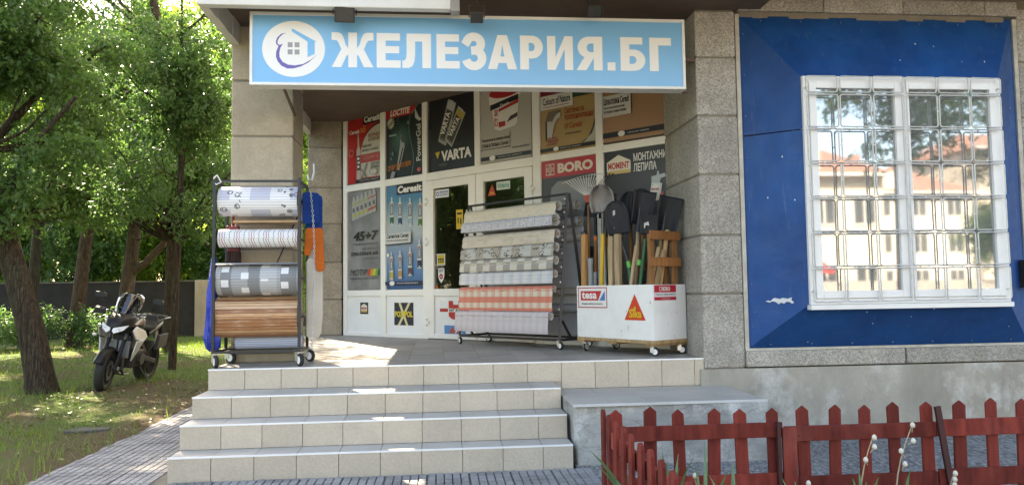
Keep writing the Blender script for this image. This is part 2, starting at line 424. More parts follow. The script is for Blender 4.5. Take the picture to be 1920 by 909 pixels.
posts = [(.0, .083), (.845, .95), (1.712, 1.80), (3.615, 3.73), (4.515, 4.61), (5.41, 5.47)]
for i, (a, b) in enumerate(posts):
    sbox(MB(), a, b, FZ, 3.96, -.03, .03).build('frame_post', M_pvc, SF, bevel=.005)
rails = [(.083, .845), (.95, 1.712), (3.73, 4.515), (4.61, 5.41)]
for a, b in rails:
    zs = [(FZ, .752), (1.27, 1.357), (2.81, 2.905), (3.90, 3.96)]
    if a > 3: zs = [(FZ, .752), (1.27, 1.357), (2.828, 2.912), (3.90, 3.96)]
    for z0, z1 in zs: sbox(MB(), a, b, z0, z1, -.028, .027).build('frame_rail', M_pvc, SF, bevel=.005)
    sbox(MB(), a, b, .752, 1.27, -.02, .004).build('panel', M_white, SF)
    for z0, z1 in ((zs[1][1], zs[2][0]), (zs[2][1], 3.90)): sbox(MB(), a, b, z0, z1, -.008, -.002).build('glass_pane', M_glass, SF)
sbox(MB(), 1.80, 3.615, 2.80, 2.905, -.03, .029).build('frame_rail', M_pvc, SF, bevel=.005)
sbox(MB(), 1.80, 3.615, 3.90, 3.96, -.03, .029).build('frame_rail', M_pvc, SF, bevel=.005)
sbox(MB(), 2.672, 2.768, 2.905, 3.90, -.028, .027).build('frame_post', M_pvc, SF, bevel=.005)
for a, b in ((1.80, 2.672), (2.768, 3.615)): sbox(MB(), a, b, 2.905, 3.90, -.008, -.002).build('glass_pane', M_glass, SF)
for di, (a, b, g0, g1) in enumerate(((1.805, 2.695, 1.93, 2.57), (2.705, 3.61, 2.829, 3.49))):
    d = MB(); sbox(d, a, g0, FZ+.01, 2.795, -.02, .045); sbox(d, g1, b, FZ+.01, 2.795, -.02, .045)
    sbox(d, g0, g1, FZ+.01, .775, -.02, .044); sbox(d, g0, g1, 1.262, 1.357, -.02, .044); sbox(d, g0, g1, 2.682, 2.795, -.02, .044)
    do = d.build('door', M_pvc, SF, bevel=.006)
    sbox(MB(), g0, g1, 1.357, 2.682, .008, .014).build('glass_pane', M_glass, do)
    sbox(MB(), g0, g1, .775, 1.262, .0, .018).build('panel', M_white, do)
    hs = a if di == 0 else b
    for z in (2.52, 1.98, .92):
        hm = MB(); sbox(hm, hs-.04, hs+.04, z-.02, z+.02, .045, .062); sbox(hm, hs-.025, hs+.0, z-.055, z+.055, .045, .066); hm.build('hinge', M_pvc, do, bevel=.004)
    hx = g1+.05 if di == 0 else g0-.05
    hm = MB(); sbox(hm, hx-.015, hx+.015, 1.65, 1.85, .045, .055); hm.path([SFp(hx, 1.78, .05), SFp(hx, 1.78, .1), SFp(hx-.1, 1.78, .1)], .009); hm.build('door_handle', M_white, do)
# goods behind the door glass
shf = MB()
for k in range(4):
    p = Vector((3.6, 3.4, 0)); 
    shf.bb(2.6, 4.6, 4.7, 5.1, .9+k*.45, .93+k*.45)
shf.bb(2.6, 2.64, 4.7, 5.1, .7, 2.5).bb(4.56, 4.6, 4.7, 5.1, .7, 2.5)
so_ = shf.build('shop_shelf', plain((.35, .34, .32), .6)); tag(so_, 'grey shelf with goods inside the shop behind the left door', 'shelf')
cols = [(.5, .1, .05), (.05, .12, .4), (.5, .4, .05), (.4, .4, .38), (.05, .25, .1)]
r_ = random.Random(5)
for k in range(4):
    for i in range(6):
        w = r_.uniform(.08, .2); h = r_.uniform(.12, .34); x = 2.75+i*.3
        g = MB().bb(x, x+w, 4.75, 4.95, .932+k*.45, .932+k*.45+h).build('packed_goods', plain(r_.choice(cols), .5, var=.2), so_, bevel=.01)
# ------------------------------------------------------------------ print helpers
FC = {}
def text_mesh(s, bold=.0, shear=0.):
    key = (s, bold, shear)
    if key in FC: return FC[key]
    c = bpy.data.curves.new('lettering', 'FONT'); c.body = s; c.offset = bold; c.shear = shear; c.resolution_u = 3
    o = bpy.data.objects.new('lettering', c); COL.objects.link(o)
    m = bpy.data.meshes.new_from_object(o.evaluated_get(bpy.context.evaluated_depsgraph_get()))
    v = np.array([x.co[:2] for x in m.vertices]); f = [tuple(p.vertices) for p in m.polygons]
    bpy.data.objects.remove(o); bpy.data.curves.remove(c); bpy.data.meshes.remove(m)
    lo, hi = v.min(0), v.max(0); FC[key] = ((v-lo)/(hi-lo), f); return FC[key]
def ink(col, rough=.32): return plain(col, rough, var=.0)
class Print:
    """flat printed sheet: fn(u,v,o) maps unit sheet coordinates and height above it to a point"""
    def __init__(s, name, fn, bgm, label, cat='poster', group=None, base=.004, parent=None, th=.003, corner=None):
        s.fn = fn; s.L = base; s.k = 0; mb = MB(); s.name = name
        mb.prism(corner or [(0, 0), (1, 0), (1, 1), (0, 1)], lambda a, b, d: fn(a, b, d), base-th, base)
        s.o = mb.build(name, bgm, parent)
        if not parent: tag(s.o, label, cat, group)
        s.mbs = []; s.ms = []; s.pm = MB()
    def slot(s, col):
        m = col if isinstance(col, bpy.types.Material) else ink(col)
        if m not in s.ms: s.ms.append(m)
        return s.ms.index(m)
    def poly(s, pts, col, holes=()):
        s.k += 1; h = s.L+s.k*.0005; mi = s.slot(col)
        loops = [[Vector((a, b, 0)) for a, b in pts]]+[[Vector((a, b, 0)) for a, b in q] for q in holes]
        flat = [p for l in loops for p in l]
        for t in geometry.tessellate_polygon(loops):
            q = [flat[i] for i in t]
            if (q[1]-q[0]).cross(q[2]-q[0]).z < 0: q.reverse()
            s.pm.face([s.fn(p.x, p.y, h) for p in q], mi)
        return s
    def rect(s, u0, v0, u1, v1, col): return s.poly([(u0, v0), (u1, v0), (u1, v1), (u0, v1)], col)
    def ell(s, u, v, ru, rv, col, n=24): return s.poly(arc(u, v, ru, 0, 360*(n-1)/n, n-1, rv), col)
    def text(s, t, u0, v0, u1, v1, col, bold=.02, shear=0., ang=0, asp=1.):
        s.k += 1; V, F = text_mesh(t, bold, shear); mb = MB(); cu_, cv_ = (u0+u1)/2, (v0+v1)/2; h = s.L+s.k*.0005
        ca, sa = math.cos(rad(ang)), math.sin(rad(ang)); jr = random.Random(len(F))
        for f in F:
            z = h+jr.uniform(0, .0009)
            pts = []
            for i in f:
                a = (V[i][0]-.5)*(u1-u0); b = (V[i][1]-.5)*(v1-v0)/asp
                a, b = ca*a-sa*b, sa*a+ca*b
                pts.append(s.fn(cu_+a, cv_+b*asp, z))
            mb.face(pts)
        mb.build('lettering', col if isinstance(col, bpy.types.Material) else ink(col), s.o)
        s.k += 2; return s
    def done(s, name='print'):
        if s.pm.f: s.pm.build(name, s.ms, s.o)
        return s.o
def on_store(s0, s1, z0, z1, off=0.):
    return lambda u, v, o: SFp(s0+(s1-s0)*u, z0+(z1-z0)*v, o+off)
WH = (.72, .70, .65); BK = (.012, .012, .014); RD = (.42, .03, .03)
def poster(s0, s1, z0, z1, bg, label, off=.0): return Print('poster', on_store(s0, s1, z0, z1, off), bg if isinstance(bg, bpy.types.Material) else ink(bg), label, 'poster', 'shop posters')
# red sealant poster
p = poster(.085, .843, 2.907, 3.898, (.40, .022, .025), 'red poster with white sealant tube, leftmost of the top row')
p.poly([(1, .84)]+[(.38+.62*(math.cos(rad(a))), .40+.44*math.sin(rad(a))) for a in range(90, 181, 10)][0:0]+[(1-.60*math.sin(rad(a)), .42+.42*math.cos(rad(a))) for a in range(0, 91, 9)]+[(.40, .08), (1, .08)], (.47, .43, .36))
p.poly([(1-.60*math.sin(rad(a)), .42+.44*math.cos(rad(a))) for a in range(0, 91, 9)]+[(1-.60*math.sin(rad(a)), .42+.415*math.cos(rad(a))) for a in range(90, -1, -9)], BK)
p.rect(.46, .865, 1, 1, BK).text('Ceresit', .50, .89, .97, .985, WH, .04)
p.text('Ceresit', .06, .755, .36, .815, WH, .03).text('x5', .38, .75, .55, .85, (.55, .2, .03), .04)
p.poly([(.28, .06), (.40, .06), (.40, .50), (.36, .56), (.35, .72), (.33, .76), (.31, .72), (.31, .56), (.28, .50)], (.42, .36, .32))
p.rect(.285, .2, .395, .42, (.08, .06, .06)); p.rect(.40, .30, 1, .425, (.38, .05, .04))
for q in ((.335, .24), (.345, .30), (.335, .36)): p.rect(q[0]-.03, q[1], q[0]+.03, q[1]+.03, WH)
p.text('ВСИЧКИ', .64, .66, .97, .715, (.30, .05, .04), .02).text('МАТЕРИАЛИ', .64, .60, .97, .65, (.15, .1, .08), .02)
p.text('ВСЯКАКВИ', .46, .52, .73, .56, BK, .02).text('ВЪНШНИ УСЛОВИЯ', .46, .46, .93, .50, BK, .01)
p.text('СЕЗОНИ 12', .5, .345, .93, .395, (.55, .25, .2), .01).text('ВСИЧКИ', .72, .245, .98, .285, BK, .02).text('ВРЕМЕНА', .72, .195, .98, .235, BK, .02)
p.ell(.14, .47, .08, .055, (.50, .2, .18)).ell(.14, .47, .06, .04, (.35, .02, .02)); p.poly([(.45, .05), (.62, .28), (.59, .29), (.43, .07)], (.2, .18, .16)).ell(.8, .15, .13, .05, (.3, .28, .25)).ell(.8, .145, .1, .035, (.45, .42, .36))
p.poly([(.45, .22), (.62, .07), (.60, .05), (.43, .2)], (.2, .18, .16))
p.rect(.28, .015, 1, .06, BK); p.rect(0, 0, 1, .012, (.1, .09, .08)); p.text('качество за професионалисти', .4, .028, .95, .048, WH, 0); p.done()
# black glue poster
n_ = Nt('glow print'); n_.mat; gx = n_.xyz('Object')
p = poster(.951, 1.712, 2.907, 3.898, (.014, .022, .022), 'black and teal glue poster with a red corner, beside red poster')
for k in range(6): p.ell(.40, .56, .33-.05*k, .25-.038*k, (.014+.010*k, .03+.022*k, .028+.020*k))
p.poly([(0, .86), (.74, .865), (.86, 1), (0, 1)], (.40, .02, .02)).text('LOCTITE', .12, .885, .66, .975, WH, .04, .25)
p.poly([(.74+.0*a, .865) for a in (0,)]+[(.86, 1), (.9, 1)]+[(.70+.06*math.sin((1-t/10)*6.0), .0+.86*(1-t/10)) for t in range(11)]+[(.68+.06*math.sin((t/10)*6.0), .86*t/10) for t in range(11)], (.12, .17, .15))
sb = []
for k in range(24):
    r = .115 if k % 2 else .075; sb.append((.14+r*math.cos(k*PI/12), .79+r*.8*math.sin(k*PI/12)))
p.poly(sb, (.5, .48, .38)).text('ново!', .06, .76, .22, .82, (.1, .08, .03), .03, 0, 25)
p.poly([(.80, .93), (.9, .80), (.98, .76), (.90, .74), (.80, .80)], (.5, .52, .5))
p.text('PowerGel', .55, .40, 1.22, .49, (.55, .56, .54), .02, 0, 90, .76)
p.poly([(.30, .12), (.37, .10), (.52, .42), (.50, .58), (.42, .60), (.40, .46)], (.32, .34, .33)).poly([(.36, .2), (.39, .19), (.48, .40), (.46, .42)], BK)
p.ell(.48, .55, .06, .07, (.07, .1, .1)); p.poly([(.30, .66), (.38, .66), (.37, .86), (.32, .86)], (.03, .05, .05)); p.rect(.1, .60, .3, .625, (.25, .34, .33))
p.text('СУПЕР ЗДРАВО ЛЕПИ', .06, .115, .70, .20, (.45, .14, .02), .04, .2, 3)
p.poly([(.12, .0), (.22, .0), (.28, .09), (.18, .10)], (.25, .26, .25)).ell(.9, .07, .05, .03, (.5, .1, .1)).ell(.2, .35, .03, .03, (.1, .16, .15)).ell(.62, .75, .03, .025, (.12, .2, .18)).ell(.16, .28, .02, .02, (.1, .16, .15)); p.done()
# battery poster
p = poster(1.852, 2.671, 2.907, 3.898, (.016, .016, .019), 'black poster with two batteries above the doors')
def batt(u0, v0, u1, v1, w, top, body):
    d = Vector((u1-u0, v1-v0, 0)); L = d.length; d /= L; nn = Vector((-d.y, d.x, 0))*w/2; b = Vector((u0, v0, 0))
    def q(t0, t1, col, e=1.): 
        p.poly([tuple((b+d*L*t+nn*s*e)[:2]) for t, s in ((t0, -1), (t0, 1), (t1, 1), (t1, -1))], col)
    q(-.02, 1.02, (.36, .36, .32), 1.22); q(0, .80, body); q(.80, .97, top); q(.97, 1.03, (.4, .4, .38), .45); q(0, .05, (.3, .3, .28)); q(.1, .78, (.05, .05, .045), .78)
    a = math.degrees(math.atan2(d.y, d.x)); c = b+d*L*.47
    return c, a
c, a = batt(.27, .38, .50, .90, .155, (.42, .42, .40), (.12, .12, .11)); p.text('VARTA', c.x-.22, c.y-.04, c.x+.16, c.y+.05, WH, .03, 0, a, .83)
p.text('High Energy', c.x-.11, c.y-.10, c.x+.21, c.y-.055, (.5, .5, .48), .02, 0, a, .83)
c, a = batt(.42, .36, .72, .76, .155, (.42, .30, .05), (.12, .11, .08)); p.text('VARTA', c.x-.18, c.y-.03, c.x+.16, c.y+.05, WH, .03, 0, a, .83)
p.text('VARTA', .26, .125, .93, .265, WH, .045).poly([(.12, .255), (.235, .265), (.18, .165)], (.55, .36, .04)); p.ell(.3, .08, .1, .02, (.06, .06, .05)); p.done()
# paint bucket poster
p = poster(2.771, 3.585, 2.914, 3.896, (.40, .375, .32), 'grey poster with white paint bucket and red lid')
p.poly([(.20, .80), (.78, .86), (.73, .46), (.68, .42), (.38, .39), (.29, .42)], (.66, .63, .58)); p.poly([(.18, .74), (.80, .80), (.81, .90), (.17, .84)], (.70, .67, .62))
p.poly(arc(.49, .875, .31, 0, 355, 24, .075), (.38, .02, .02)); p.poly([(.20, .665), (.765, .745), (.76, .81), (.20, .735)], BK); p.text('Ceresit', .40, .685, .58, .735, WH, .03, 0, 6)
p.poly([(.37, .63), (.765, .70), (.76, .745), (.37, .665)], RD); p.poly([(.37, .43), (.50, .44), (.50, .50), (.37, .50)], RD); p.poly([(.53, .48), (.74, .53), (.74, .58), (.60, .55)], (.06, .05, .05))
p.text('CT 50', .19, .53, .45, .585, RD, .03, 0, 90, .83); p.text('Изравнени и снежно бели', .03, .265, .58, .315, BK, .02, 0, 0); p.text('стени и тавани с Ceresit', .03, .20, .56, .255, BK, .02)
p.rect(0, .17, .60, .178, BK).rect(.592, .17, .60, .36, BK); p.text('www.ceresit.bg', .63, .13, .97, .165, BK, .02); p.rect(0, .03, 1, .08, BK).ell(.24, .055, .06, .032, WH).text('качество за професионалисти', .36, .045, .82, .065, WH, .0); p.rect(.40, .985, .6, 1, BK); p.done()
# facade insulation poster
p = poster(3.732, 4.513, 2.914, 3.896, (.40, .27, .11), 'sand, purple and green poster with thermal insulation picture')
p.rect(0, .60, .5, 1, (.24, .07, .15)).rect(.5, .62, 1, 1, (.025, .05, .025)).rect(.0, .9, .5, 1, (.06, .05, .12)).poly([(0, .62), (.3, .62), (.3, .78), (.2, .8), (.2, .9), (.08, .9), (.08, .83), (0, .83)], (.19, .015, .02))
for k in range(9): p.poly([(.5, .64+k*.035), (1, .66+k*.036), (1, .672+k*.036), (.5, .648+k*.035)], (.05+.01*(k % 3), .09, .04))
p.rect(0, .53, .60, .70, (.62, .60, .54)).text('Colours of Nature', .05, .585, .56, .675, BK, .02).rect(.05, .555, .54, .562, RD)
p.text('Система за', .45, .44, .80, .51, (.36, .06, .02), .02).text('топлоизолация', .45, .35, .96, .42, (.36, .06, .02), .02).text('от Ceresit', .45, .26, .76, .33, (.36, .06, .02), .02).text('www.ceresit.bg', .46, .185, .74, .215, BK, .02)
p.poly([(.16, .5), (.38, .5)]+arc(.38, .22, .20, 90, 180, 8, .24)+[(.12, .2), (.1, .4)], (.17, .13, .10)).poly(arc(.38, .22, .19, 90, 180, 8, .25)+arc(.38, .22, .14, 180, 90, 8, .19), (.5, .48, .42)).rect(.13, .16, .22, .38, (.5, .47, .42)).rect(.1, .15, .13, .38, BK)
for k in range(4):
    for j in range(3): p.rect(.12+.05*k+(j % 2)*.02, .09+.035*j, .16+.05*k+(j % 2)*.02, .115+.035*j, (.32, .10, .07))
p.poly([(.75, .07), (1, .07), (1, .33), (.95, .22), (.88, .12)], (.06, .07, .05)).poly([(.80, .07), (1, .07), (1, .26), (.95, .16)], (.4, .42, .36)); p.rect(0, .02, 1, .06, BK).text('качество за професионалисти', .38, .03, .75, .05, WH, 0).ell(.3, .04, .05, .025, WH); p.done()
# filler bags poster
p = poster(4.611, 5.407, 2.922, 3.896, (.36, .20, .10), 'orange brown poster with two filler bags, rightmost of the top row')
for (u, v, a) in ((.32, .84, -4), (.63, .80, -16)):
    ca, sa = math.cos(rad(a)), math.sin(rad(a)); R_ = lambda x, y: (u+ca*x-sa*y*.8, v+sa*x*1.2+ca*y)
    p.poly([R_(-.15, -.20), R_(.17, -.20), R_(.17, .26), R_(-.15, .26)], (.54, .50, .44)); p.poly([R_(-.03, -.185), R_(.155, -.185), R_(.155, .25), R_(-.03, .25)], (.42, .10, .03))
    for j in range(6): p.poly([R_(-.01, -.13+j*.05), R_(.14, -.13+j*.05), R_(.14, -.115+j*.05), R_(-.01, -.115+j*.05)], (.55, .32, .2))
    c = R_(-.09, .0); p.text('CT 17', c[0]-.17, c[1]-.03, c[0]+.17, c[1]+.04, RD, .03, 0, 90+a, .82)
p.rect(0, .30, .46, .545, (.58, .56, .5)).rect(.455, .30, .465, .56, BK).text('Шпакловки Ceresit', .02, .44, .43, .52, BK, .025).text('Професионални решения', .02, .385, .36, .42, BK, .01).text('за гладки стени и тавани', .02, .335, .38, .37, BK, .01)
p.rect(0, .06, 1, .12, BK).ell(.3, .09, .055, .032, WH).text('качество за професионалисти', .40, .075, .73, .10, WH, 0).rect(0, 0, 1, .01, BK); p.done()
# rug-brand poster right of doors
p = poster(3.732, 4.513, 1.36, 2.826, (.05, .05, .055), 'poster with a red band and cream serif letters beside the doors')
p.rect(0, .865, 1, 1, (.40, .022, .03)); p.text('BORO', .30, .893, .93, .972, (.66, .58, .48), .05)
for (u0, u1) in ((.32, .37), (.80, .83)): pass
p.poly([(.08, .885), (.24, .885), (.24, .975), (.08, .975)], (.60, .5, .42), [[(.092, .892), (.228, .892), (.228, .968), (.092, .968)]])
for du, dv in ((0, .022), (0, -.022), (.042, 0), (-.042, 0)): p.poly([(.16+du-.034, .93+dv), (.16+du, .93+dv-.018), (.16+du+.034, .93+dv), (.16+du, .93+dv+.018)], (.60, .5, .42), [[(.16+du-.016, .93+dv), (.16+du, .93+dv-.009), (.16+du+.016, .93+dv), (.16+du, .93+dv+.009)]])
p.poly([(.12, .5), (.9, .5), (.9, .83), (.3, .83), (.18, .78)], (.20, .20, .20)).poly([(.2, .3), (.95, .3), (.95, .6), (.2, .62)], (.30, .30, .29)); p.rect(0, 0, 1, .22, (.16, .16, .17)); p.done()
# adhesive poster far right
p = poster(4.611, 5.407, 1.36, 2.835, (.014, .015, .016), 'black adhesives poster with a house shaped emblem behind the tools')
p.poly([(.04, .835), (.42, .835), (.42, .915), (.23, .965), (.04, .915)], (.66, .62, .50)).rect(.04, .825, .42, .85, (.55, .38, .12)).text('MOMENT', .06, .86, .40, .91, (.45, .03, .02), .04)
p.text('МОНТАЖНИ', .47, .90, .97, .96, WH, .02).text('ЛЕПИЛА', .47, .825, .82, .885, WH, .02)
p.poly([(.74, .775), (.94, .79), (.955, .765), (.88, .755), (.80, .60), (.74, .60)], (.36, .38, .38)).poly([(.82, .78), (.86, .78), (.85, .81), (.83, .81)], (.36, .38, .38)).poly([(.70, .60), (.86, .60), (.90, .72), (.74, .73)], (.55, .52, .46)).poly([(.72, .665), (.86, .665), (.865, .70), (.80, .72), (.73, .70)], (.66, .62, .54)).text('Moment', .735, .672, .855, .695, RD, .03)
p.poly([(.84, .60), (.90, .61), (.92, .66), (.87, .65)], (.45, .05, .03)); p.rect(.7, .60, .84, .635, (.5, .42, .28)); p.rect(.55, .50, .72, .58, (.45, .32, .05)); p.done()
# grey spray poster
n_ = Nt('brushed metal print'); c_ = n_.mix(n_.noise(5, 6, sc=(1, 1, .5)), (.10, .10, .098), (.36, .35, .33)); c_ = n_.mix(n_.mr(n_.noise(2.2, 3), .4, .7), c_, (.13, .13, .125))
p = poster(.085, .843, 1.36, 2.81, n_.fin(c_, .5), 'grey metallic poster with spray cans and large numerals, lower left')
for k in range(6):
    u = .18+k*.125; y = .70+.012*k
    p.poly([(u-.055, y), (u+.055, y+.01), (u+.058, y+.19), (u+.03, y+.22), (u-.03, y+.215), (u-.055, y+.18)], (.34, .34, .31)); p.poly([(u-.055, y+.03), (u+.055, y+.05), (u+.055, y+.075), (u-.055, y+.05)], (.40, .36, .08) if k < 4 else (.38, .08, .05)); p.poly([(u-.055, y+.145), (u+.055, y+.17), (u+.055, y+.185), (u-.055, y+.16)], (.36, .33, .08) if k < 4 else (.38, .08, .05)); p.poly([(u-.03, y+.08), (u+.035, y+.085), (u+.02, y+.13), (u-.035, y+.12)], (.1, .1, .1)); p.rect(u-.02, y+.215, u+.02, y+.235, (.42, .42, .40))
p.text('45+7', .19, .49, .92, .585, BK, .03, .2).text('професионални', .18, .44, .92, .475, (.09, .09, .09), .01, .15).text('начина за', .46, .395, .92, .428, (.12, .12, .12), .01, .15).text('решаване на', .12, .335, .92, .38, BK, .02, .15).text('проблеми', .48, .295, .92, .33, (.1, .1, .1), .01, .15)
p.text('MOTIP', .10, .145, .62, .205, BK, .0, .25).text('ТЕХНИЧЕСКИЯТ СПРЕЙ НА ЕВРОПА', .10, .105, .93, .127, BK, .02)
for k, cc in enumerate(((.42, .05, .03), (.5, .22, .03), (.5, .42, .04), (.08, .3, .06))): p.poly([(.62+k*.075, .14), (.695+k*.075, .14), (.735+k*.075, .205), (.66+k*.075, .205)], cc)
p.done()
# blue silicone poster
n_ = Nt('blue print'); z_ = n_.xyz('Object')[2]; wv = n_.n('TexWave'); n_.put(n_.co('Object'), wv.inputs[0]); wv.inputs['Scale'].default_value = .35; wv.inputs['Distortion'].default_value = 9; wv.inputs['Detail'].default_value = 1.5; wv.bands_direction = 'Z'
c_ = n_.ramp(n_.mr(z_, 1.36, 2.81), [(0, (.015, .07, .20)), (.22, (.10, .24, .42)), (.42, (.38, .42, .42)), (.62, (.34, .40, .40)), (.85, (.05, .20, .28)), (1, (.04, .17, .26))]); c_ = n_.mix(n_.mr(wv.outputs[1], .55, .95, 0, .55), c_, (.05, .15, .30))
p = poster(.951, 1.712, 1.36, 2.81, n_.fin(c_, .45), 'blue poster with eight sealant tubes left of the doors')
p.rect(.28, .90, .98, 1, BK).text('Ceresit', .31, .915, .95, .985, WH, .045)
def tubeprint(u, v, h, cc):
    p.poly([(u-.052, v), (u+.052, v), (u+.052, v+h*.78), (u+.02, v+h*.84), (u+.015, v+h), (u-.015, v+h), (u-.02, v+h*.84), (u-.052, v+h*.78)], (.50, .50, .48)); p.rect(u-.052, v+h*.04, u+.052, v+h*.28, cc); p.rect(u-.045, v+h*.35, u+.045, v+h*.7, (.13, .14, .15)); p.rect(u-.02, v+h*.4, u+.02, v+h*.66, (.4, .4, .4)); p.rect(u-.045, v+h*.72, u+.045, v+h*.76, (.3, .05, .04)); p.ell(u, v+h*.07, .014, .007, WH, 10)
for u, v, cc in ((.15, .62, (.03, .12, .05)), (.38, .605, (.03, .06, .14)), (.65, .59, (.25, .36, .40)), (.92, .575, (.06, .17, .05))): tubeprint(u, v, .27, cc)
for u, v, cc in ((.15, .09, (.40, .34, .06)), (.39, .10, (.42, .22, .08)), (.66, .125, (.10, .05, .05)), (.91, .19, (.03, .03, .04))): tubeprint(u, v, .27, cc)
p.poly([(0, .43), (.70, .44), (.70, .54), (0, .53)], (.50, .50, .47)).text('Силикони Ceresit', .04, .49, .64, .53, BK, .03).text('Качество с вътрешна усмивка', .04, .455, .62, .475, BK, .01).rect(0, .425, .71, .433, BK).rect(.70, .425, .71, .56, BK)
p.ell(.08, .33, .035, .018, WH, 14); p.rect(0, .04, 1, .075, (.01, .02, .06)).ell(.19, .058, .07, .022, WH, 16).text('качество за професионалисти', .32, .05, .88, .066, WH, .01); p.done()
# stickers
def sticker(s0, s1, z0, z1, bg, label, off=.0, group='storefront stickers', corner=None): return Print('sticker', on_store(s0, s1, z0, z1, off), ink(bg), label, 'sticker', group, corner=corner, base=.003, th=.0015)
p = sticker(.366, .545, 1.015, 1.18, BK, 'small black sticker with a house shape on the white lower panel', .004); p.poly([(.12, .15), (.88, .15), (.88, .72), (.5, .9), (.12, .72)], (.66, .6, .5)).rect(.12, .15, .88, .33, (.5, .34, .1)).text('Moment', .17, .42, .83, .62, RD, .05); p.done()
p = sticker(1.108, 1.496, .869, 1.178, (.012, .014, .035), 'dark blue square sticker with a large yellow cross', .004); p.poly([(.18, 0), (.30, 0), (.86, 1), (.74, 1)], (.62, .56, .3)).poly([(.62, 0), (.74, 0), (.34, 1), (.22, 1)], (.62, .56, .3)).text('POXIPOL', .03, .36, .97, .62, (.60, .46, .05), .06); p.done()
p = sticker(2.02, 2.60, .955, 1.20, (.72, .71, .68), 'red shield sticker on the left door below the glass', .018); p.rect(0, .42, 1, .60, (.42, .015, .02)).poly([(.28, 1), (.42, 1), (.42, .8), (.58, .8), (.58, 1), (.72, 1), (.72, .2), (.62, .05), (.5, 0), (.38, .05), (.28, .2)], (.45, .015, .02)).rect(.26, .42, .74, .60, WH).text('WÜRTH', .28, .43, .72, .60, BK, .05); p.done()
p = sticker(2.10, 2.48, .775, .885, (.05, .22, .45), 'small blue sticker with mountain peaks at the left door bottom', .018); p.poly([(.2, .1), (.55, .1), (.4, .9)], (.42, .06, .04)).poly([(.5, .1), (.85, .1), (.68, .75)], WH).poly([(.55, .1), (.78, .1), (.68, .6)], (.4, .05, .04)); p.done()
p = sticker(1.95, 2.2, 2.555, 2.66, (.70, .70, .68), 'white rectangular sticker at the top of the left door glass', .014); p.ell(.16, .5, .11, .3, (.02, .08, .3)).ell(.16, .5, .06, .16, WH).text('ПРАКТИКУМ', .33, .55, .95, .82, (.02, .08, .3), .04).text('СЕРТИФИКАТ', .33, .18, .95, .45, (.05, .1, .3), .03); p.done()
p = sticker(1.93, 2.12, 1.665, 1.815, (.55, .55, .52), 'small square sticker with yellow and black emblem on the door glass', .014); p.rect(.28, .08, .92, .92, (.5, .38, .03)).rect(.34, .25, .86, .6, BK).rect(.45, .3, .55, .5, (.5, .4, .05)).rect(.65, .3, .75, .5, (.5, .4, .05)).rect(.05, .05, .2, .95, BK); p.done()
sh = [(.1, 1), (.9, 1), (.95, .9), (.95, .45), (.8, .2), (.5, 0), (.2, .2), (.05, .45), (.05, .9)]
p = sticker(1.975, 2.12, 1.42, 1.64, BK, 'black and white shield sticker on the left door glass', .014, corner=sh); p.poly([(.5+(a-.5)*.86, .52+(b-.52)*.88) for a, b in sh], (.66, .66, .64)).text('СОТ', .2, .70, .8, .88, BK, .05).ell(.5, .45, .24, .17, (.42, .05, .05)).poly([(.36, .42), (.52, .52), (.48, .44), (.64, .48), (.48, .36), (.52, .43)], WH); p.done()
p = sticker(1.93, 2.0, 1.36, 1.42, (.45, .10, .02), 'tiny orange triangular sticker at the door glass corner', .014, corner=[(0, 0), (1, 0), (.4, 1)]); p.done()
p = sticker(2.88, 3.02, 2.50, 2.645, (.45, .035, .01), 'red triangle sticker on the right door glass', .014, corner=[(0, 0), (1, 0), (.55, 1)]); p.text('Sika', .25, .1, .8, .35, (.6, .4, .02), .03); p.done()
p = sticker(3.03, 3.25, 2.56, 2.66, (.55, .60, .50), 'pale green script sticker on the right door glass', .014); p.text('Videira', .08, .2, .92, .85, (.02, .22, .15), .02, .3); p.done()
p = sticker(2.33, 2.45, 2.12, 2.37, (.58, .38, .03), 'yellow notice with two black marks on the left door glass', .014); p.rect(.2, .3, .38, .6, BK).rect(.58, .25, .78, .55, BK).rect(.15, .75, .85, .85, BK); p.done()
# ------------------------------------------------------------------ blue window bay
def blue_mat():
    n = Nt('worn blue sheet metal')
    c = n.mix(n.mr(n.noise(2.2, 6, sc=(1, 1, .6), rough=.6), .35, .7), (.004, .048, .18), (.006, .076, .26))
    c = n.mix(n.mr(n.noise(.9, 4, sc=(1, 1, 2.5)), .55, .75, 0, .35), c, (.015, .10, .29))
    c = n.mix(n.mr(n.noise(6, 5, sc=(3., 3., .35), rough=.7), .60, .78, 0, .38), c, (.16, .22, .34))
    c = n.mix(n.mr(n.noise(3, 6, sc=(.7, .7, 1.6), rough=.7), .58, .70, 0, .5), c, (.006, .025, .09))
    sp = n.m('LESS_THAN', n.vor(9, vec=n.co('Object', (1, 1, .55))), .05)
    c = n.mix(n.m('MULTIPLY', sp, n.m('GREATER_THAN', n.noise(1.6, 2), .5)), c, (.6, .62, .66))
    n.bump(n.noise(3.5, 3), .35, .04)
    return n.fin(c, n.mr(n.noise(6, 4), .3, .7, .38, .6), 0, .3)
M_blue = blue_mat()
WB = empty('window_bay', (0, 0, 0)); tag(WB, 'barred white double window in a protruding blue sheet metal surround', 'window')
ox0, ox1, oz0, oz1, oy = 4.712, 7.415, .776, 3.842, .02
ix0, ix1, iz0, iz1, iy = 5.145, 7.008, 1.165, 3.178, -.285
def slab(q, th=.004):
    q = [Vector(p) for p in q]; nn = (q[1]-q[0]).cross(q[2]-q[0]).normalized()
    if nn.y > 0: nn = -nn
    b = [p-nn*th for p in q]; m = MB().add(q+b, [(0, 1, 2, 3), (7, 6, 5, 4), (0, 4, 5, 1), (1, 5, 6, 2), (2, 6, 7, 3), (3, 7, 4, 0)]); return m
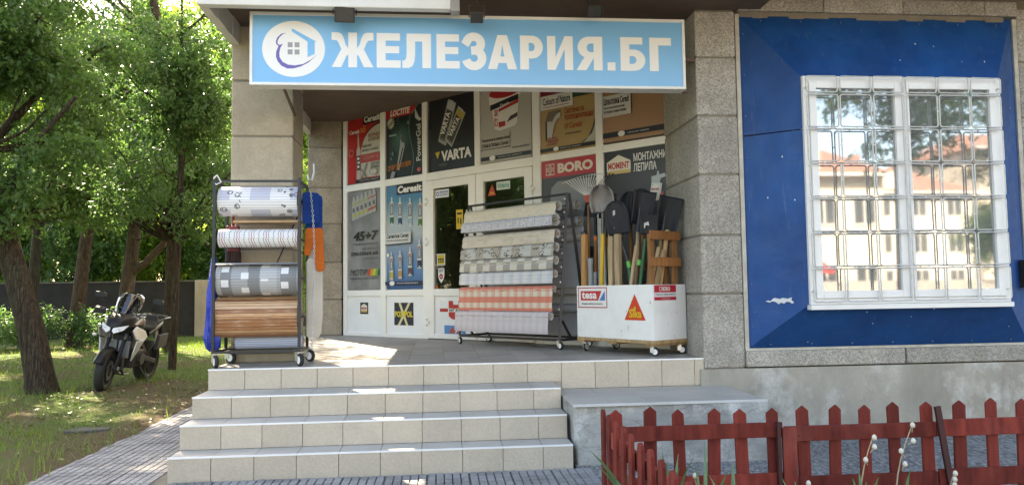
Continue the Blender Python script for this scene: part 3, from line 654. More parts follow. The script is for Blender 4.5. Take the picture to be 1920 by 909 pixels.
O = [(ox0, oy, oz0), (ox1, oy, oz0), (ox1, oy, oz1), (ox0, oy, oz1)]; I = [(ix0, iy, iz0), (ix1, iy, iz0), (ix1, iy, iz1), (ix0, iy, iz1)]
lerp = lambda a, b, t: tuple(Vector(a).lerp(Vector(b), t))
slab([O[0], O[1], I[1], I[0]]).build('metal_panel', M_blue, WB)
slab([O[1], O[2], I[2], I[1]]).build('metal_panel', M_blue, WB)
slab([O[2], O[3], I[3], I[2]]).build('metal_panel', M_blue, WB)
t1 = .63; slab([O[0], lerp(O[0], O[3], t1-.004), lerp(I[0], I[3], t1+.135), I[0]]).build('metal_panel', M_blue, WB)
slab([lerp(O[0], O[3], t1), O[3], I[3], lerp(I[0], I[3], t1+.139)], .004).build('metal_panel', M_blue, WB)
# torn white paper scrap and flaking top edge
mb = MB(); mb.prism([(0, .005), (.022, .012), (.03, .004), (.05, .022), (.062, .03), (.10, .022), (.115, .03), (.15, .024), (.178, .034), (.172, .016), (.19, -.004), (.176, -.012), (.165, -.002), (.14, .002), (.125, -.012), (.105, -.004), (.088, -.016), (.07, .0), (.045, .006), (.03, -.004)],
    lambda a, b, d: Vector((4.84+a*1.05, oy-.098-.704*a*1.05-d, 1.19+b*1.2)), 0, .004); mb.build('paper_scrap', plain((.62, .63, .64), .8), WB)
mb = MB(); r_ = random.Random(9)
x = ox0
while x < ox1-.1:
    w = r_.uniform(.06, .22); h = r_.uniform(.015, .055)
    mb.bb(x, min(x+w, ox1), oy-.018, oy-.004, oz1-h, oz1+.02); x += w
mb.build('flaked_edge', M_joint, WB)
mf = MB(); fr = .05
mf.bb(ix0, ix0+fr, iy-.03, iy+.05, iz0, iz1).bb(ix1-fr, ix1, iy-.03, iy+.05, iz0, iz1).bb(ix0+fr, ix1-fr, iy-.029, iy+.05, iz0, iz0+fr).bb(ix0+fr, ix1-fr, iy-.029, iy+.05, iz1-fr, iz1)
mf.build('window_frame', M_white, WB, bevel=.004)
MB().bb(ix0-.01, ix1+.005, iy-.06, iy+.02, iz0-.045, iz0-.002).build('sill', M_white, WB, bevel=.004)
M_wglass = glass_mat('window glass', (.42, .45, .45), .30, .03)
nt_ = M_wglass.node_tree; dm_ = nt_.nodes.new('ShaderNodeBsdfDiffuse'); dm_.inputs[0].default_value = (.6, .6, .6, 1); mx_ = nt_.nodes.new('ShaderNodeMixShader'); mx_.inputs[0].default_value = .16  # grey diffuse share: dust on the panes and haze painted over the reflection
o_ = nt_.nodes['Material Output']; nt_.links.new(o_.inputs[0].links[0].from_socket, mx_.inputs[1]); nt_.links.new(dm_.outputs[0], mx_.inputs[2]); nt_.links.new(mx_.outputs[0], o_.inputs[0])
xm = (ix0+ix1)/2-.02
for a, b in ((ix0+fr+.002, xm-.002), (xm+.002, ix1-fr-.002)):
    s_ = MB(); t = .065; z0, z1 = iz0+fr+.002, iz1-fr-.002
    s_.bb(a, a+t, iy-.045, iy+.03, z0, z1).bb(b-t, b, iy-.045, iy+.03, z0, z1).bb(a+t, b-t, iy-.0445, iy+.03, z0, z0+t).bb(a+t, b-t, iy-.0445, iy+.03, z1-t*.9, z1)
    s_ = s_.build('sash', M_white, WB, bevel=.004)
    MB().bb(a+t, b-t, iy-.016, iy-.008, z0+t, z1-t*.9).build('glass_pane', M_wglass, s_)
MB().bb(ix0+.06, ix1-.06, iy+.33, iy+.34, iz0, iz1).build('haze_blind', plain((.5, .49, .46), .9, var=.3, vs=4), WB)  # unseen blind, colour lightened to put a pale haze behind the panes
for q in range(22):
    e = [(lerp(O[0], O[3], (q+.5)/8) if q < 8 else lerp(O[3], O[2], (q-7.5)/7) if q < 15 else lerp(O[0], O[1], (q-14.5)/7))]
    px_, py_, pz_ = e[0]; px_ += .035 if q < 8 else 0; pz_ += 0 if q < 8 else (-.075 if q < 15 else .03); py_ -= .026 if q < 8 else .05 if q < 15 else .03
    MB().lathe([(.001, .004), (.009, .003), (.010, -.002)], o=(px_, py_, pz_), ax=(0, -1, 0), n=8).build('screw', plain((.03, .07, .2), .4), WB)
# grille of rounded rod loops
M_rod = plain((.66, .64, .60), .45, var=.2, vs=15)
def loop_mesh(w, h, r=.02, t=.0062):
    pts = []
    for cx, cz, a0 in ((w-r, h-r, 0), (r, h-r, 90), (r, r, 180), (w-r, r, 270)):
        pts += [(cx+r*math.cos(rad(a0+k*30)), 0, cz+r*math.sin(rad(a0+k*30))) for k in range(4)]
    mb = MB(); n = 6; v = []
    for i, p in enumerate(pts):
        d = (Vector(pts[(i+1) % 16])-Vector(pts[i-1])).normalized(); nx = Vector((0, 1, 0)); ny = d.cross(nx)
        v += [Vector(p)+(nx*math.cos(2*PI*k/n)+ny*math.sin(2*PI*k/n))*t for k in range(n)]
    f = [(i*n+k, i*n+(k+1) % n, ((i+1) % 16)*n+(k+1) % n, ((i+1) % 16)*n+k) for i in range(16) for k in range(n)]
    return mb.add(v, f).mesh('grille_loop', M_rod, smooth=60)
gx0, gx1, gz0, gz1, gy = ix0+.0, ix1-.025, iz0+.015, iz1-.01, iy-.078
cw = (gx1-gx0)/6; chh = (gz1-gz0-.155)/6
LMa, LMb = loop_mesh(cw-.022, chh-.022), loop_mesh(cw-.022, .155-.015)
for i in range(6):
    for j in range(7):
        link('grille_loop', LMa if j < 6 else LMb, WB, (gx0+i*cw+.011+random.uniform(-.002, .002), gy+random.uniform(-.004, .004), gz0+j*chh+.011), (0, random.gauss(0, .006), 0))
g = MB()
for i in range(7):
    for j in range(6):
        z = gz0+(j+.5)*chh; x = gx0+i*cw
        if 0 < i < 6: g.bar((x-.014, gy, z), (x+.014, gy, z), .008)
        if j: g.bar((gx0+min(i+.5, 5.5)*cw, gy, gz0+j*chh-.014), (gx0+min(i+.5, 5.5)*cw, gy, gz0+j*chh+.014), .008)
for x in (gx0+.02, gx1-.02):
    for z in (gz0+.1, gz1-.1): g.bar((x, gy, z), (x, iy-.02, z), .012)
g.build('grille_bracket', M_rod, WB)
lk = empty('lock_box', (7.36, -.1, 1.42)); tag(lk, 'small dark brown lock box at the right edge by blue panel', 'lock box')
MB().bb(-.07, .075, -.06, .06, -.135, .12).build('case', plain((.05, .035, .028), .5), lk, bevel=.008); MB().bb(.02, .06, -.064, -.0605, -.09, .06).build('keypad', plain((.4, .4, .4), .5), lk)

# ------------------------------------------------------------------ shop sign
SG = empty('shop_sign', (2.25, -.16, 3.4)); SG.location = (0, 0, 0); tag(SG, 'long light blue lightbox sign with white lettering and round house logo', 'sign')
sx0, sx1, sz0, sz1, sy = .360, 4.141, 3.086, 3.716, -.155
n_ = Nt('sky blue sign film'); M_sign = n_.fin(n_.mix(n_.mr(n_.noise(1.2, 3), .3, .7), (.165, .43, .70), (.18, .455, .73)), .3, 0, .5)
MB().bb(sx0+.024, sx1-.024, sy-.002, sy+.12, sz0+.02, sz1-.02).build('panel', M_sign, SG)
M_alu = plain((.75, .735, .69), .35, var=.06)
MB().bb(sx0, sx1, sy-.012, sy+.14, sz1-.028, sz1).bb(sx0, sx1, sy-.012, sy+.14, sz0, sz0+.024).bb(sx0, sx0+.025, sy-.011, sy+.14, sz0+.024, sz1-.028).bb(sx1-.025, sx1, sy-.011, sy+.14, sz0+.024, sz1-.028).build('frame', M_alu, SG, bevel=.003)
MB().bar((.62, sy+.13, 3.09), (.60, .60, 3.0), .02, mi=0).bar((.62, sy+.13, 3.5), (.62, .60, 3.5), .03).bar((4.1, sy+.13, 3.4), (4.3, .02, 3.4), .03).bb(4.14, 4.19, sy+.1, sy+.14, 3.085, 3.1).build('bracket', plain((.12, .07, .05), .7), SG)
M_let = plain((.80, .785, .75), .4, var=.0)
def sglyph(polys, x0, w, gw, name='letter', mat=None):
    mb = MB(); k = w/gw; zb = 3.247; hs = .302/.302
    for q, (outer, holes) in enumerate(polys):
        loops = [[Vector((a, b, 0)) for a, b in outer]]+[[Vector((a, b, 0)) for a, b in h] for h in holes]; flat = [p for l in loops for p in l]
        for t in geometry.tessellate_polygon(loops):
            tri = [flat[i] for i in t]
            if (tri[1]-tri[0]).cross(tri[2]-tri[0]).z < 0: tri.reverse()
            mb.face([(x0+p.x*k, sy-.0035-q*.0006, zb+p.y*hs) for p in tri])
    mb.build(name, mat or M_let, SG)
def mirror(pl, w): return [(w-a, b) for a, b in reversed(pl)]
def stroke(pts, t):
    L, R_ = [], []
    for i, p in enumerate(pts):
        a = Vector(pts[max(i-1, 0)]); b = Vector(pts[min(i+1, len(pts)-1)]); d = (b-a).normalized(); nn = Vector((-d.y, d.x))*t/2
        L.append(tuple(Vector(p)+nn)); R_.append(tuple(Vector(p)-nn))
    return L+R_[::-1]
zhu = [(0, .302), (.055, .302), (.085, .288), (.103, .25), (.118, .195), (.137, .168), (.16, .165), (.16, .135), (.108, .135), (.08, .158), (.058, .212), (.043, .232), (0, .236)]
zhl = [(0, 0), (.082, 0), (.125, .098), (.16, .125), (.16, .172), (.104, .168), (.078, .15)]
G = {}
G['Ж'] = (.352, [([(.139, 0), (.213, 0), (.213, .302), (.139, .302)], [])]+[(q, []) for q in (zhu, mirror(zhu, .352), zhl, mirror(zhl, .352))])
G['Е'] = (.208, [([(0, 0), (.208, 0), (.208, .066), (.078, .066), (.078, .127), (.196, .127), (.196, .189), (.078, .189), (.078, .237), (.203, .237), (.203, .302), (0, .302)], [])])
G['Л'] = (.25, [([(0, 0), (.055, 0), (.09, .018), (.106, .06), (.112, .13), (.112, .232), (.173, .232), (.173, 0), (.25, 0), (.25, .302), (.037, .302), (.037, .13), (.033, .085), (.02, .067), (0, .064)], [])])
G['З'] = (.207, [(stroke([(.02, .212)]+arc(.098, .222, .062, 165, -70, 14)+[(.075, .160)], .075), []), (stroke([(.075, .160)]+arc(.100, .094, .070, 80, -168, 16), .075), [])])
G['А'] = (.262, [([(0, 0), (.08, 0), (.097, .055), (.165, .055), (.182, 0), (.262, 0), (.174, .302), (.088, .302)], [[(.113, .112), (.149, .112), (.131, .218)]])])
G['Р'] = (.205, [([(0, 0), (.078, 0), (.078, .098), (.108, .098)]+arc(.108, .2, .097, -90, 90, 12, .102)+[(0, .302)], [[(.078, .163), (.105, .163)]+arc(.103, .2, .028, -80, 80, 6, .037)+[(.105, .237), (.078, .237)]])])
G['И'] = (.222, [([(0, 0), (.07, 0), (.150, .185), (.150, 0), (.222, 0), (.222, .302), (.152, .302), (.072, .115), (.072, .302), (0, .302)], [])])
G['Я'] = (.225, [(mirror([(0, 0), (.076, 0), (.076, .108), (.115, .108)]+arc(.115, .205, .098, -90, 90, 12, .097)+[(0, .302)], .225), [[(.149, .163), (.12, .163)]+arc(.118, .202, .028, 260, 100, 6, .037)+[(.12, .24), (.149, .24)]]), ([(0, 0), (.084, 0), (.15, .112), (.12, .135), (.07, .115), (.045, .08)], [])])
G['.'] = (.068, [([(0, 0), (.068, 0), (.068, .075), (0, .075)], [])])
G['Б'] = (.215, [([(0, 0), (.115, 0)]+arc(.115, .096, .1, -90, 90, 12, .096)+[(.078, .192), (.078, .238), (.192, .238), (.192, .302), (0, .302)], [[(.078, .062), (.107, .062)]+arc(.105, .097, .032, -80, 80, 6, .035)+[(.107, .132), (.078, .132)]])])
G['Г'] = (.19, [([(0, 0), (.078, 0), (.078, .232), (.19, .232), (.19, .302), (0, .302)], [])])
pxs = [('Ж', 621.9, 700.5), ('Е', 706.2, 751.3), ('Л', 754.3, 808.2), ('Е', 818.3, 861.8), ('З', 867, 911.8), ('А', 914.5, 969), ('Р', 975, 1017.9), ('И', 1025.8, 1074.1), ('Я', 1080.3, 1129.3), ('.', 1138.4, 1153.2), ('Б', 1163, 1209.5), ('Г', 1217.5, 1258.1)]
def X_on_sign(px):
    d = cf*1450+cr*(px-960)-cu*(95-454.5); t = (sy-CAM.y)/d.y; return CAM.x+d.x*t
for ch, a, b in pxs: sglyph(G[ch][1], X_on_sign(a), X_on_sign(b)-X_on_sign(a), G[ch][0])
# round logo: white disc, blue roof and wall, purple swoosh, grey window panes
def logo(poly, mat, q, name):
    mb = MB(); loops = [[Vector((a, b, 0)) for a, b in poly]]
    for t in geometry.tessellate_polygon(loops):
        tri = [loops[0][i] for i in t]
        if (tri[1]-tri[0]).cross(tri[2]-tri[0]).z < 0: tri.reverse()
        mb.face([(.724+p.x*.262, sy-.0035-q*.0008, 3.399+p.y*.242) for p in tri])
    mb.build(name, mat, SG)
logo(arc(0, 0, 1, 0, 357, 60), M_let, 0, 'logo_disc')
lg = lambda x, y: ((x-1415)/425, -(y-700)/382)   # from enlarged reading of the emblem
Lp = [lg(*q) for q in ((1390, 418), (1725, 598), (1700, 600), (1700, 765), (1603, 812), (1603, 600), (1590, 590), (1390, 462))]
logo(Lp, plain((.165, .45, .74), .4, var=0), 1, 'logo_roof')
for a, b in ((1335, 610), (1428, 610), (1335, 708), (1428, 708)): logo([lg(a, b), lg(a, b+68), lg(a+66, b+68), lg(a+66, b)], plain((.30, .30, .30), .4, var=0), 1, 'logo_pane')
sw = [lg(*q) for q in ((1320, 482), (1250, 495), (1195, 545), (1175, 600), (1182, 640), (1210, 665), (1180, 740), (1178, 810), (1200, 870), (1250, 930), (1330, 968), (1420, 965), (1520, 935), (1620, 880), (1745, 765), (1640, 850), (1540, 905), (1430, 925), (1340, 915), (1270, 880), (1228, 820), (1222, 760), (1235, 690), (1270, 632), (1225, 650), (1200, 635), (1198, 595), (1220, 550), (1265, 505))]
logo(sw, plain((.13, .10, .36), .4, var=0), 1, 'logo_swoosh')
# floodlights on the sign's top edge
def floodlight(x, z, y, rx, label, sc_=1., mat=M_blackm):
    o = empty('floodlight', (x, y, z)); o.rotation_euler = (rx, 0, random.uniform(-.15, .15)); tag(o, label, 'floodlight', 'floodlights above the sign')
    s = sc_
    MB().add([(-.07*s, -.03*s, -.07*s), (.07*s, -.03*s, -.07*s), (.07*s, -.03*s, .045*s), (-.07*s, -.03*s, .045*s), (-.045*s, .05*s, -.04*s), (.045*s, .05*s, -.04*s), (.045*s, .05*s, .03*s), (-.045*s, .05*s, .03*s)],
        [(0, 1, 2, 3), (7, 6, 5, 4), (0, 4, 5, 1), (1, 5, 6, 2), (2, 6, 7, 3), (3, 7, 4, 0)]).build('housing', mat, o, bevel=.005)
    MB().bb(-.06*s, .06*s, -.034*s, -.0305*s, -.06*s, .036*s).build('lens', plain((.035, .036, .036), .15, var=.2, vs=30), o)
    MB().path([(-.078*s, .0, -.02*s), (-.078*s, .02, .10*s), (.078*s, .02, .10*s), (.078*s, 0, -.02*s)], .006, 6).build('yoke', mat, o)
    MB().bar((0, .02, .10*s), (0, .10, .17*s), .025).build('arm', mat, o)
    return o
floodlight(1.175, 3.655, -.36, rad(25), 'black floodlight over the left half of the sign below white fascia', 1.2)
floodlight(2.275, 3.65, -.34, rad(30), 'brownish floodlight over the middle of the sign', .82, plain((.07, .05, .04), .6))
floodlight(3.29, 3.725, -.34, rad(25), 'dark floodlight over the right half of the sign near the pillar', .85)
# ------------------------------------------------------------------ casters and the mat rack
CW = MB().lathe([(.012, -.014), (.046, -.014), (.05, -.009), (.05, .009), (.046, .014), (.012, .014)], ax=(1, 0, 0), n=20).mesh('wheel', M_rubber, smooth=40)
CH = MB().lathe([(.001, -.0155), (.03, -.0155), (.032, -.0135)], ax=(1, 0, 0), n=14).lathe([(.032, .0135), (.03, .0155), (.001, .0155)], ax=(1, 0, 0), n=14).mesh('hub', M_white)
CB = MB().bb(-.03, .03, -.03, .03, .108, .114).bb(-.022, -.017, -.012, .03, .04, .108).bb(.017, .022, -.012, .03, .04, .108).bb(-.022, .022, .01, .03, .095, .108).mesh('caster', M_steel)
def caster(parent, x, y, ang, s=1.):
    o = link('caster', CB, parent, (x, y, 0), (0, 0, ang)); o.scale = (s, s, s)
    w = link('wheel', CW, o, (0, -.02, .05)); link('hub', CH, o, (0, -.02, .05))
def roll_end(mb, c, r, ax, col): mb.tube(c, Vector(c)+Vector(ax)*.001, r, n=18)
def roll(name, label, fn, x0, x1, r, cy, cz, mat, flap=0., cat='mat roll', group=None, core=.02, loose=.0, n=22):
    """rolled sheet: spiral-ended cylinder with an optional hanging flap at the front, axis along the first coordinate"""
    mb = MB(); prof = []
    if flap:
        prof = [(cy-r-.004-.006*math.sin(k*1.1), cz-flap*(1-k/5.)) for k in range(5)]
    prof += [(cy-(r+.0+.003*k/n)*math.cos(2*PI*k/n), cz+(r+.003*k/n)*math.sin(2*PI*k/n)) for k in range(n+1)]
    mb.sheet(prof, fn, (x0, x1), 14, wob=.004 if flap else 0)
    o = mb.build(name, mat, None, smooth=50); tag(o, label, cat, group)
    e = MB()
    for xx, s in ((x0+.003, -1), (x1-.003, 1)):
        for rr in (1., .78, .56):
            ring = [(cy-r*rr*math.cos(2*PI*k/n), cz+r*rr*math.sin(2*PI*k/n)) for k in range(n)]
            inn = [(cy-max(core, r*(rr-.18))*math.cos(2*PI*k/n), cz+max(core, r*(rr-.18))*math.sin(2*PI*k/n)) for k in range(n)]
            for k in range(n):
                q = [fn(xx, *ring[k]), fn(xx, *ring[(k+1) % n]), fn(xx-s*.004, *inn[(k+1) % n]), fn(xx-s*.004, *inn[k])]
                e.face(q if s < 0 else q[::-1])
    e.build('rolled_edge', plain((.55, .54, .52), .8, var=.25, vs=60), o)
    c = MB(); c.tube(fn(x0-.012, cy, cz), fn(x1+.012, cy, cz), core, n=14); c.build('core', plain((.42, .32, .22), .8, var=.2), o)
    return o
def slatted(n, c, freq=95., depth=.55):
    v = n.xyz('UV')[1]; st = n.stripe(v, freq, .22); return n.mix(n.m('MULTIPLY', st, depth), c, (.16, .16, .17)), st
def rose_mat():
    n = Nt('white slatted mat with grey flowers'); u, v, _ = n.xyz('UV')
    c = n.mix(n.m('MULTIPLY', n.stripe(u, 2.9, .5, .15), n.stripe(v, 3.4, .5)), (.76, .76, .77), (.52, .53, .62))
    w = n.n('TexNoise'); n.put(n.co('UV'), w.inputs[0]); w.inputs['Scale'].default_value = 18
    fl = n.vor(15, 'F1', kind='UV', rnd=.9); e = n.m('LESS_THAN', n.m('ABSOLUTE', n.m('SUBTRACT', fl, .33)), .05)
    f2 = n.m('LESS_THAN', n.vor(42, kind='UV'), .36)
    zone = n.stripe(u, 1.9, .42, .0)
    m_ = n.m('MULTIPLY', n.m('MAXIMUM', n.m('MULTIPLY', f2, n.m('LESS_THAN', fl, .40)), e), zone)
    c = n.mix(m_, c, (.12, .12, .14)); c, st = slatted(n, c, 40, .45); n.bump(st, .4, -.003); return n.fin(c, .6)
def wave_mat():
    n = Nt('white slatted mat with wavy lines'); u, v, _ = n.xyz('UV')
    uu = n.m('ADD', u, n.m('MULTIPLY', n.m('SINE', n.m('MULTIPLY', v, 42.)), .007))
    a = n.stripe(uu, 24, .12); b = n.stripe(uu, 8, .05, .5)
    c = n.mix(a, (.74, .73, .72), (.18, .17, .17)); c = n.mix(b, c, (.45, .06, .09)); c, st = slatted(n, c, 44, .3); n.bump(st, .4, -.003); return n.fin(c, .6)
def square_mat():
    n = Nt('grey slatted mat with white squares'); u, v, _ = n.xyz('UV')
    c = n.mix(n.m('MULTIPLY', n.stripe(u, 3.6, .5), .8), (.36, .37, .38), (.17, .175, .18)); c = n.mix(n.stripe(u, 2.1, .3, .2), c, (.45, .46, .47))
    c, st = slatted(n, c, 40, .55)
    b = n.n('TexBrick'); n.put(n.co('UV'), b.inputs[0]); b.inputs['Scale'].default_value = 1; b.inputs['Brick Width'].default_value = .19; b.inputs['Row Height'].default_value = .105; b.inputs['Mortar Size'].default_value = .06; b.inputs['Mortar Smooth'].default_value = 0
    sq = n.m('LESS_THAN', b.outputs['Fac'], .5); pick = n.m('GREATER_THAN', n.vor(4.2, out='Distance', kind='UV'), .0)
    sq = n.m('MULTIPLY', n.m('LESS_THAN', n.m('ABSOLUTE', n.m('SUBTRACT', n.m('FRACT', n.m('MULTIPLY', u, 5.9)), .5)), .19), n.m('LESS_THAN', n.m('ABSOLUTE', n.m('SUBTRACT', n.m('FRACT', n.m('ADD', n.m('MULTIPLY', v, 5.2), n.m('MULTIPLY', n.m('FLOOR', n.m('MULTIPLY', u, 5.9)), .37))), .5)), .17))
    c = n.mix(sq, c, (.72, .72, .72)); n.bump(st, .5, -.003); return n.fin(c, .6)
def plank_mat():
    n = Nt('wood print slatted mat'); u, v, _ = n.xyz('UV')
    pl = n.m('FLOOR', n.m('MULTIPLY', v, 26.)); wn_ = n.n('TexWhiteNoise', noise_dimensions='1D'); n.put(pl, wn_.inputs['W'])
    c = n.ramp(wn_.outputs[0], [(0, (.22, .085, .03)), (.35, (.46, .20, .08)), (.7, (.60, .33, .15)), (1, (.66, .45, .28))])
    g = n.noise(6, 5, vec=n.co('UV', (1.2, 40, 1))); c = n.mix(n.mr(g, .5, .75, 0, .75), c, (.13, .055, .028)); c = n.mix(n.mr(n.noise(5, 3, vec=n.co('UV', (1.5, 12, 1))), .5, .7, 0, .5), c, (.66, .48, .33))
    st = n.stripe(v, 30, .18); c = n.mix(n.m('MULTIPLY', st, .75), c, (.08, .045, .03)); n.bump(st, .5, -.003); return n.fin(c, .55)
def stripe_mat(c0, c1, fr):
    n = Nt('striped mat'); c = n.mix(n.stripe(n.xyz('UV')[1], fr, .3), c0, c1); return n.fin(c, .6)
ident = lambda a, y, z: Vector((a, y, z))
RL = empty('mat_rack', (0, 0, FZ)); tag(RL, 'black wheeled metal rack holding bath mat rolls in front of left pillar', 'rack')
mb = MB()
rx0, rx1, ryf, ryb = .0, .725, .13, .54
P_ = {}
for x in (rx0, rx1):
    for y in (ryf, ryb):
        MB().bb(x-.0125, x+.0125, y-.0125, y+.0125, .115, 1.64 if y == ryf else 1.60).build('post', M_blackm, RL, bevel=.002)
def rbar(p0, p1, w=.02, name='crossbar'): return MB().bar(p0, p1, w).build(name, M_blackm, RL)
for z in (.13, 1.61):
    for y in (ryf, ryb): rbar((rx0+.0126, y, z), (rx1-.0126, y, z))
    for x in (rx0, rx1): rbar((x, ryf+.0126, z), (x, ryb-.0126, z))
for z in (.42, .76, 1.10, 1.44): rbar((rx0-.012, .30, z), (rx1+.012, .30, z), .014, 'roll_bar'); 
for z in (.42, .76, 1.10, 1.44):
    for x in (rx0, rx1): rbar((x, ryf+.0126, z), (x, ryb-.0126, z), .018)
rbar((.66, ryb+.02, 1.40), (.40, ryb+.02, .80), .012, 'brace')
for x, y, a in ((rx0+.02, ryf-.005, .5), (rx1-.0, ryf-.01, .6), (rx0+.03, ryb, 1.0), (rx1+.01, ryb+.02, .9)): caster(RL, x, y, a, 1.08)
G1 = 'bath mat rolls on the left rack'
roll('mat_roll', 'white bath mat roll with grey flowers, topmost on left rack', ident, .018, .698, .130, .285, 2.148, rose_mat(), 0, 'mat roll', G1)
roll('mat_roll', 'thin white bath mat roll with wavy red and black lines', ident, .022, .70, .078, .235, 1.818, wave_mat(), 0, 'mat roll', G1)
o = roll('mat_roll', 'grey bath mat roll with scattered white squares', ident, .005, .706, .143, .30, 1.458, square_mat(), 0, 'mat roll', G1)
MB().add([(-.025, .16, 1.585), (.70, .16, 1.585), (.70, .30, 1.604), (-.025, .30, 1.604)], [(0, 1, 2, 3)]).build('loose_end', plain((.40, .41, .42), .6), o)
roll('mat_roll', 'thick wood patterned mat roll, lowest large roll on left rack', ident, -.012, .700, .178, .33, 1.126, plank_mat(), 0, 'mat roll', G1, core=.05)
roll('mat_roll', 'pale blue grey striped mat roll on the left rack bottom', ident, .13, .715, .06, .40, .90, stripe_mat((.42, .47, .58), (.22, .25, .33), 60), 0, 'mat roll', G1)
b = MB().bb(.11, .70, .32, .52, 1.965, 1.985).build('wooden_board', plain((.50, .34, .20), .7, var=.25, vs=12)); tag(b, 'light wooden board across the left rack under the top roll', 'board')
# bristle brooms at the rack's left
def brush(x, y, z, w, h, label, col, hz=.25):
    o = empty('broom', (x, y, z)); tag(o, label, 'broom')
    MB().bb(-w/2, w/2, -.03, .03, 0, .05).build('broom_head', plain((.16, .02, .03), .5), o, bevel=.01)
    m = MB(); r = random.Random(int(z*100))
    for i in range(260):
        a, b2 = r.uniform(-w/2, w/2), r.uniform(-.025, .025); c, d = a+r.gauss(0, .012), b2+r.gauss(0, .012); q = .0022
        m.face([(a-q, b2, 0), (a+q, b2, 0), (c+q, d, -h+r.uniform(0, .02)), (c-q, d, -h+r.uniform(0, .02))])
    s = m.build('bristles', plain(col, .8, var=.3), o); s['kind'] = 'stuff'
    MB().tube((0, 0, .05), (0, 0, .05+hz), .012).build('handle', plain((.25, .02, .03), .4), o); return o
brush(.075, .46, 1.90, .11, .16, 'dark bristle broom hanging behind the top roll at left', (.045, .022, .018))
brush(.075, .50, 1.715, .11, .20, 'dark bristle broom hanging lower at the left behind wavy roll', (.04, .02, .016), .1)
# blue bag at left, gloves, board and chain at right
def lumpy(prof, cx, cy, rx, ry, n=18, seed=1, amp=.18):
    r = random.Random(seed); ph = [r.uniform(0, 6) for _ in range(6)]; rings = []
    for t, (z, s) in enumerate(prof):
        ring = []
        for k in range(n):
            a = 2*PI*k/n; q = s*(1+amp*math.sin(3*a+ph[0]+t*.7)+amp*.7*math.sin(5*a+ph[1]-t*.9)+amp*.5*math.sin(9*a+ph[2]))
            ring.append((cx+rx*q*math.cos(a), cy+ry*q*math.sin(a), z))
        rings.append(ring)
    return MB().loft(rings)
o = lumpy([(.83, .5), (.86, .95), (.95, 1.1), (1.05, .85), (1.2, .75), (1.35, .8), (1.5, .55), (1.62, .35), (1.70, .15)], -.055, .33, .055, .12).build('plastic_bag', plain((.02, .05, .42), .35, var=.3, vs=14, bump=.6, bs=22, dist=.02), smooth=50)
tag(o, 'crumpled deep blue plastic bag hanging on the left rack side', 'bag')
def mitt(pts, th, fn, mat, label, name='bath_mitt', cat='bath mitt'):
    mb = MB(); mb.prism(pts, fn, 0, th); o = mb.build(name, mat, bevel=.008, seg=3); tag(o, label, cat); return o
def ribbed(col, fr=70):
    n = Nt('ribbed plush'); z = n.xyz('Object')[2]; s = n.m('SINE', n.m('MULTIPLY', z, fr*6.28)); c = n.mix(n.mr(s, -1, 1, 0, .5), col, tuple(x*.45 for x in col)); n.bump(s, .6, .004); return n.fin(c, .9, 0, .1)
def rr(w, h, r): return arc(w-r, r, r, -90, 0, 5)+arc(w-r, h-r, r, 0, 90, 5)+arc(r, h-r, r, 90, 180, 5)+arc(r, r, r, 180, 270, 5)
hangf = lambda x0, y0, z0, ty: (lambda a, b, d: Vector((x0+a, y0+a*ty-d, z0+b)))
mitt(rr(.145, .36, .03), .03, hangf(.735, .40, 1.86, .25), ribbed((.015, .07, .30)), 'ribbed blue bath mitt hanging on the right of left rack')
mitt(rr(.145, .28, .03), .02, hangf(.725, .28, 1.95, .3), ribbed((.012, .05, .22)), 'darker blue bath mitt half hidden behind the rack post')
mitt([(0, .02), (.012, 0), (.05, .0), (.07, .08), (.10, -.12), (.12, -.145), (.165, -.14), (.175, -.11), (.16, .23), (.145, .25), (.03, .25), (.01, .23)], .025, hangf(.735, .33, 1.665, .25), ribbed((.62, .15, .03), 85), 'ribbed orange bath mitt below the blue one')
for q, (z, w) in enumerate(((2.08, .05), (1.87, .05))):
    pass
ib = MB(); ib.prism([(.0, .02), (.02, 0), (.10, 0), (.125, .04), (.14, .20), (.14, .70), (.12, .72), (.02, .72), (.0, .68)], hangf(.75, .36, .925, .35), 0, .03); ib = ib.build('ironing_board', plain((.46, .42, .36), .75, var=.12), bevel=.01); tag(ib, 'narrow beige sleeve ironing board hanging at the right of left rack', 'ironing board')
MB().tube((.76, .30, 1.05), (.76, .30, 1.6), .006).build('trim', plain((.3, .27, .23), .7), ib)
ch = MB(); r_ = random.Random(2)
for k in range(62):
    z = 2.22-k*.0225; x = .80+.02*math.sin(k*.08)+k*.0005; y = .27
    pts = [(x+.008*math.cos(a)*(k % 2), y+.008*math.cos(a)*((k+1) % 2), z+.014*math.sin(a)) for a in [i*PI/3 for i in range(7)]]
    ch.path(pts, .0028, 5)
ch = ch.build('chain', plain((.6, .6, .58), .35, metal=.6, var=.2)); tag(ch, 'pale metal chain hanging down the right side of left rack', 'chain')
hk = MB().path([(.79, .5, 2.52), (.80, .45, 2.44), (.79, .40, 2.36), (.76, .38, 2.36), (.75, .40, 2.40)], .009, 8).build('hook', plain((.62, .61, .58), .4)); tag(hk, 'white hook above the right post of the left rack', 'hook')
tw = MB().path([(.0, .12, 2.335), (.03, .10, 2.36), (.06, .12, 2.30), (.02, .12, 2.28), (-.01, .13, 2.31), (.0, .12, 2.335)], .007, 6).build('plastic_tie', plain((.7, .7, .7), .4)); tag(tw, 'twisted white plastic tie on the top left corner of left rack', 'tie')
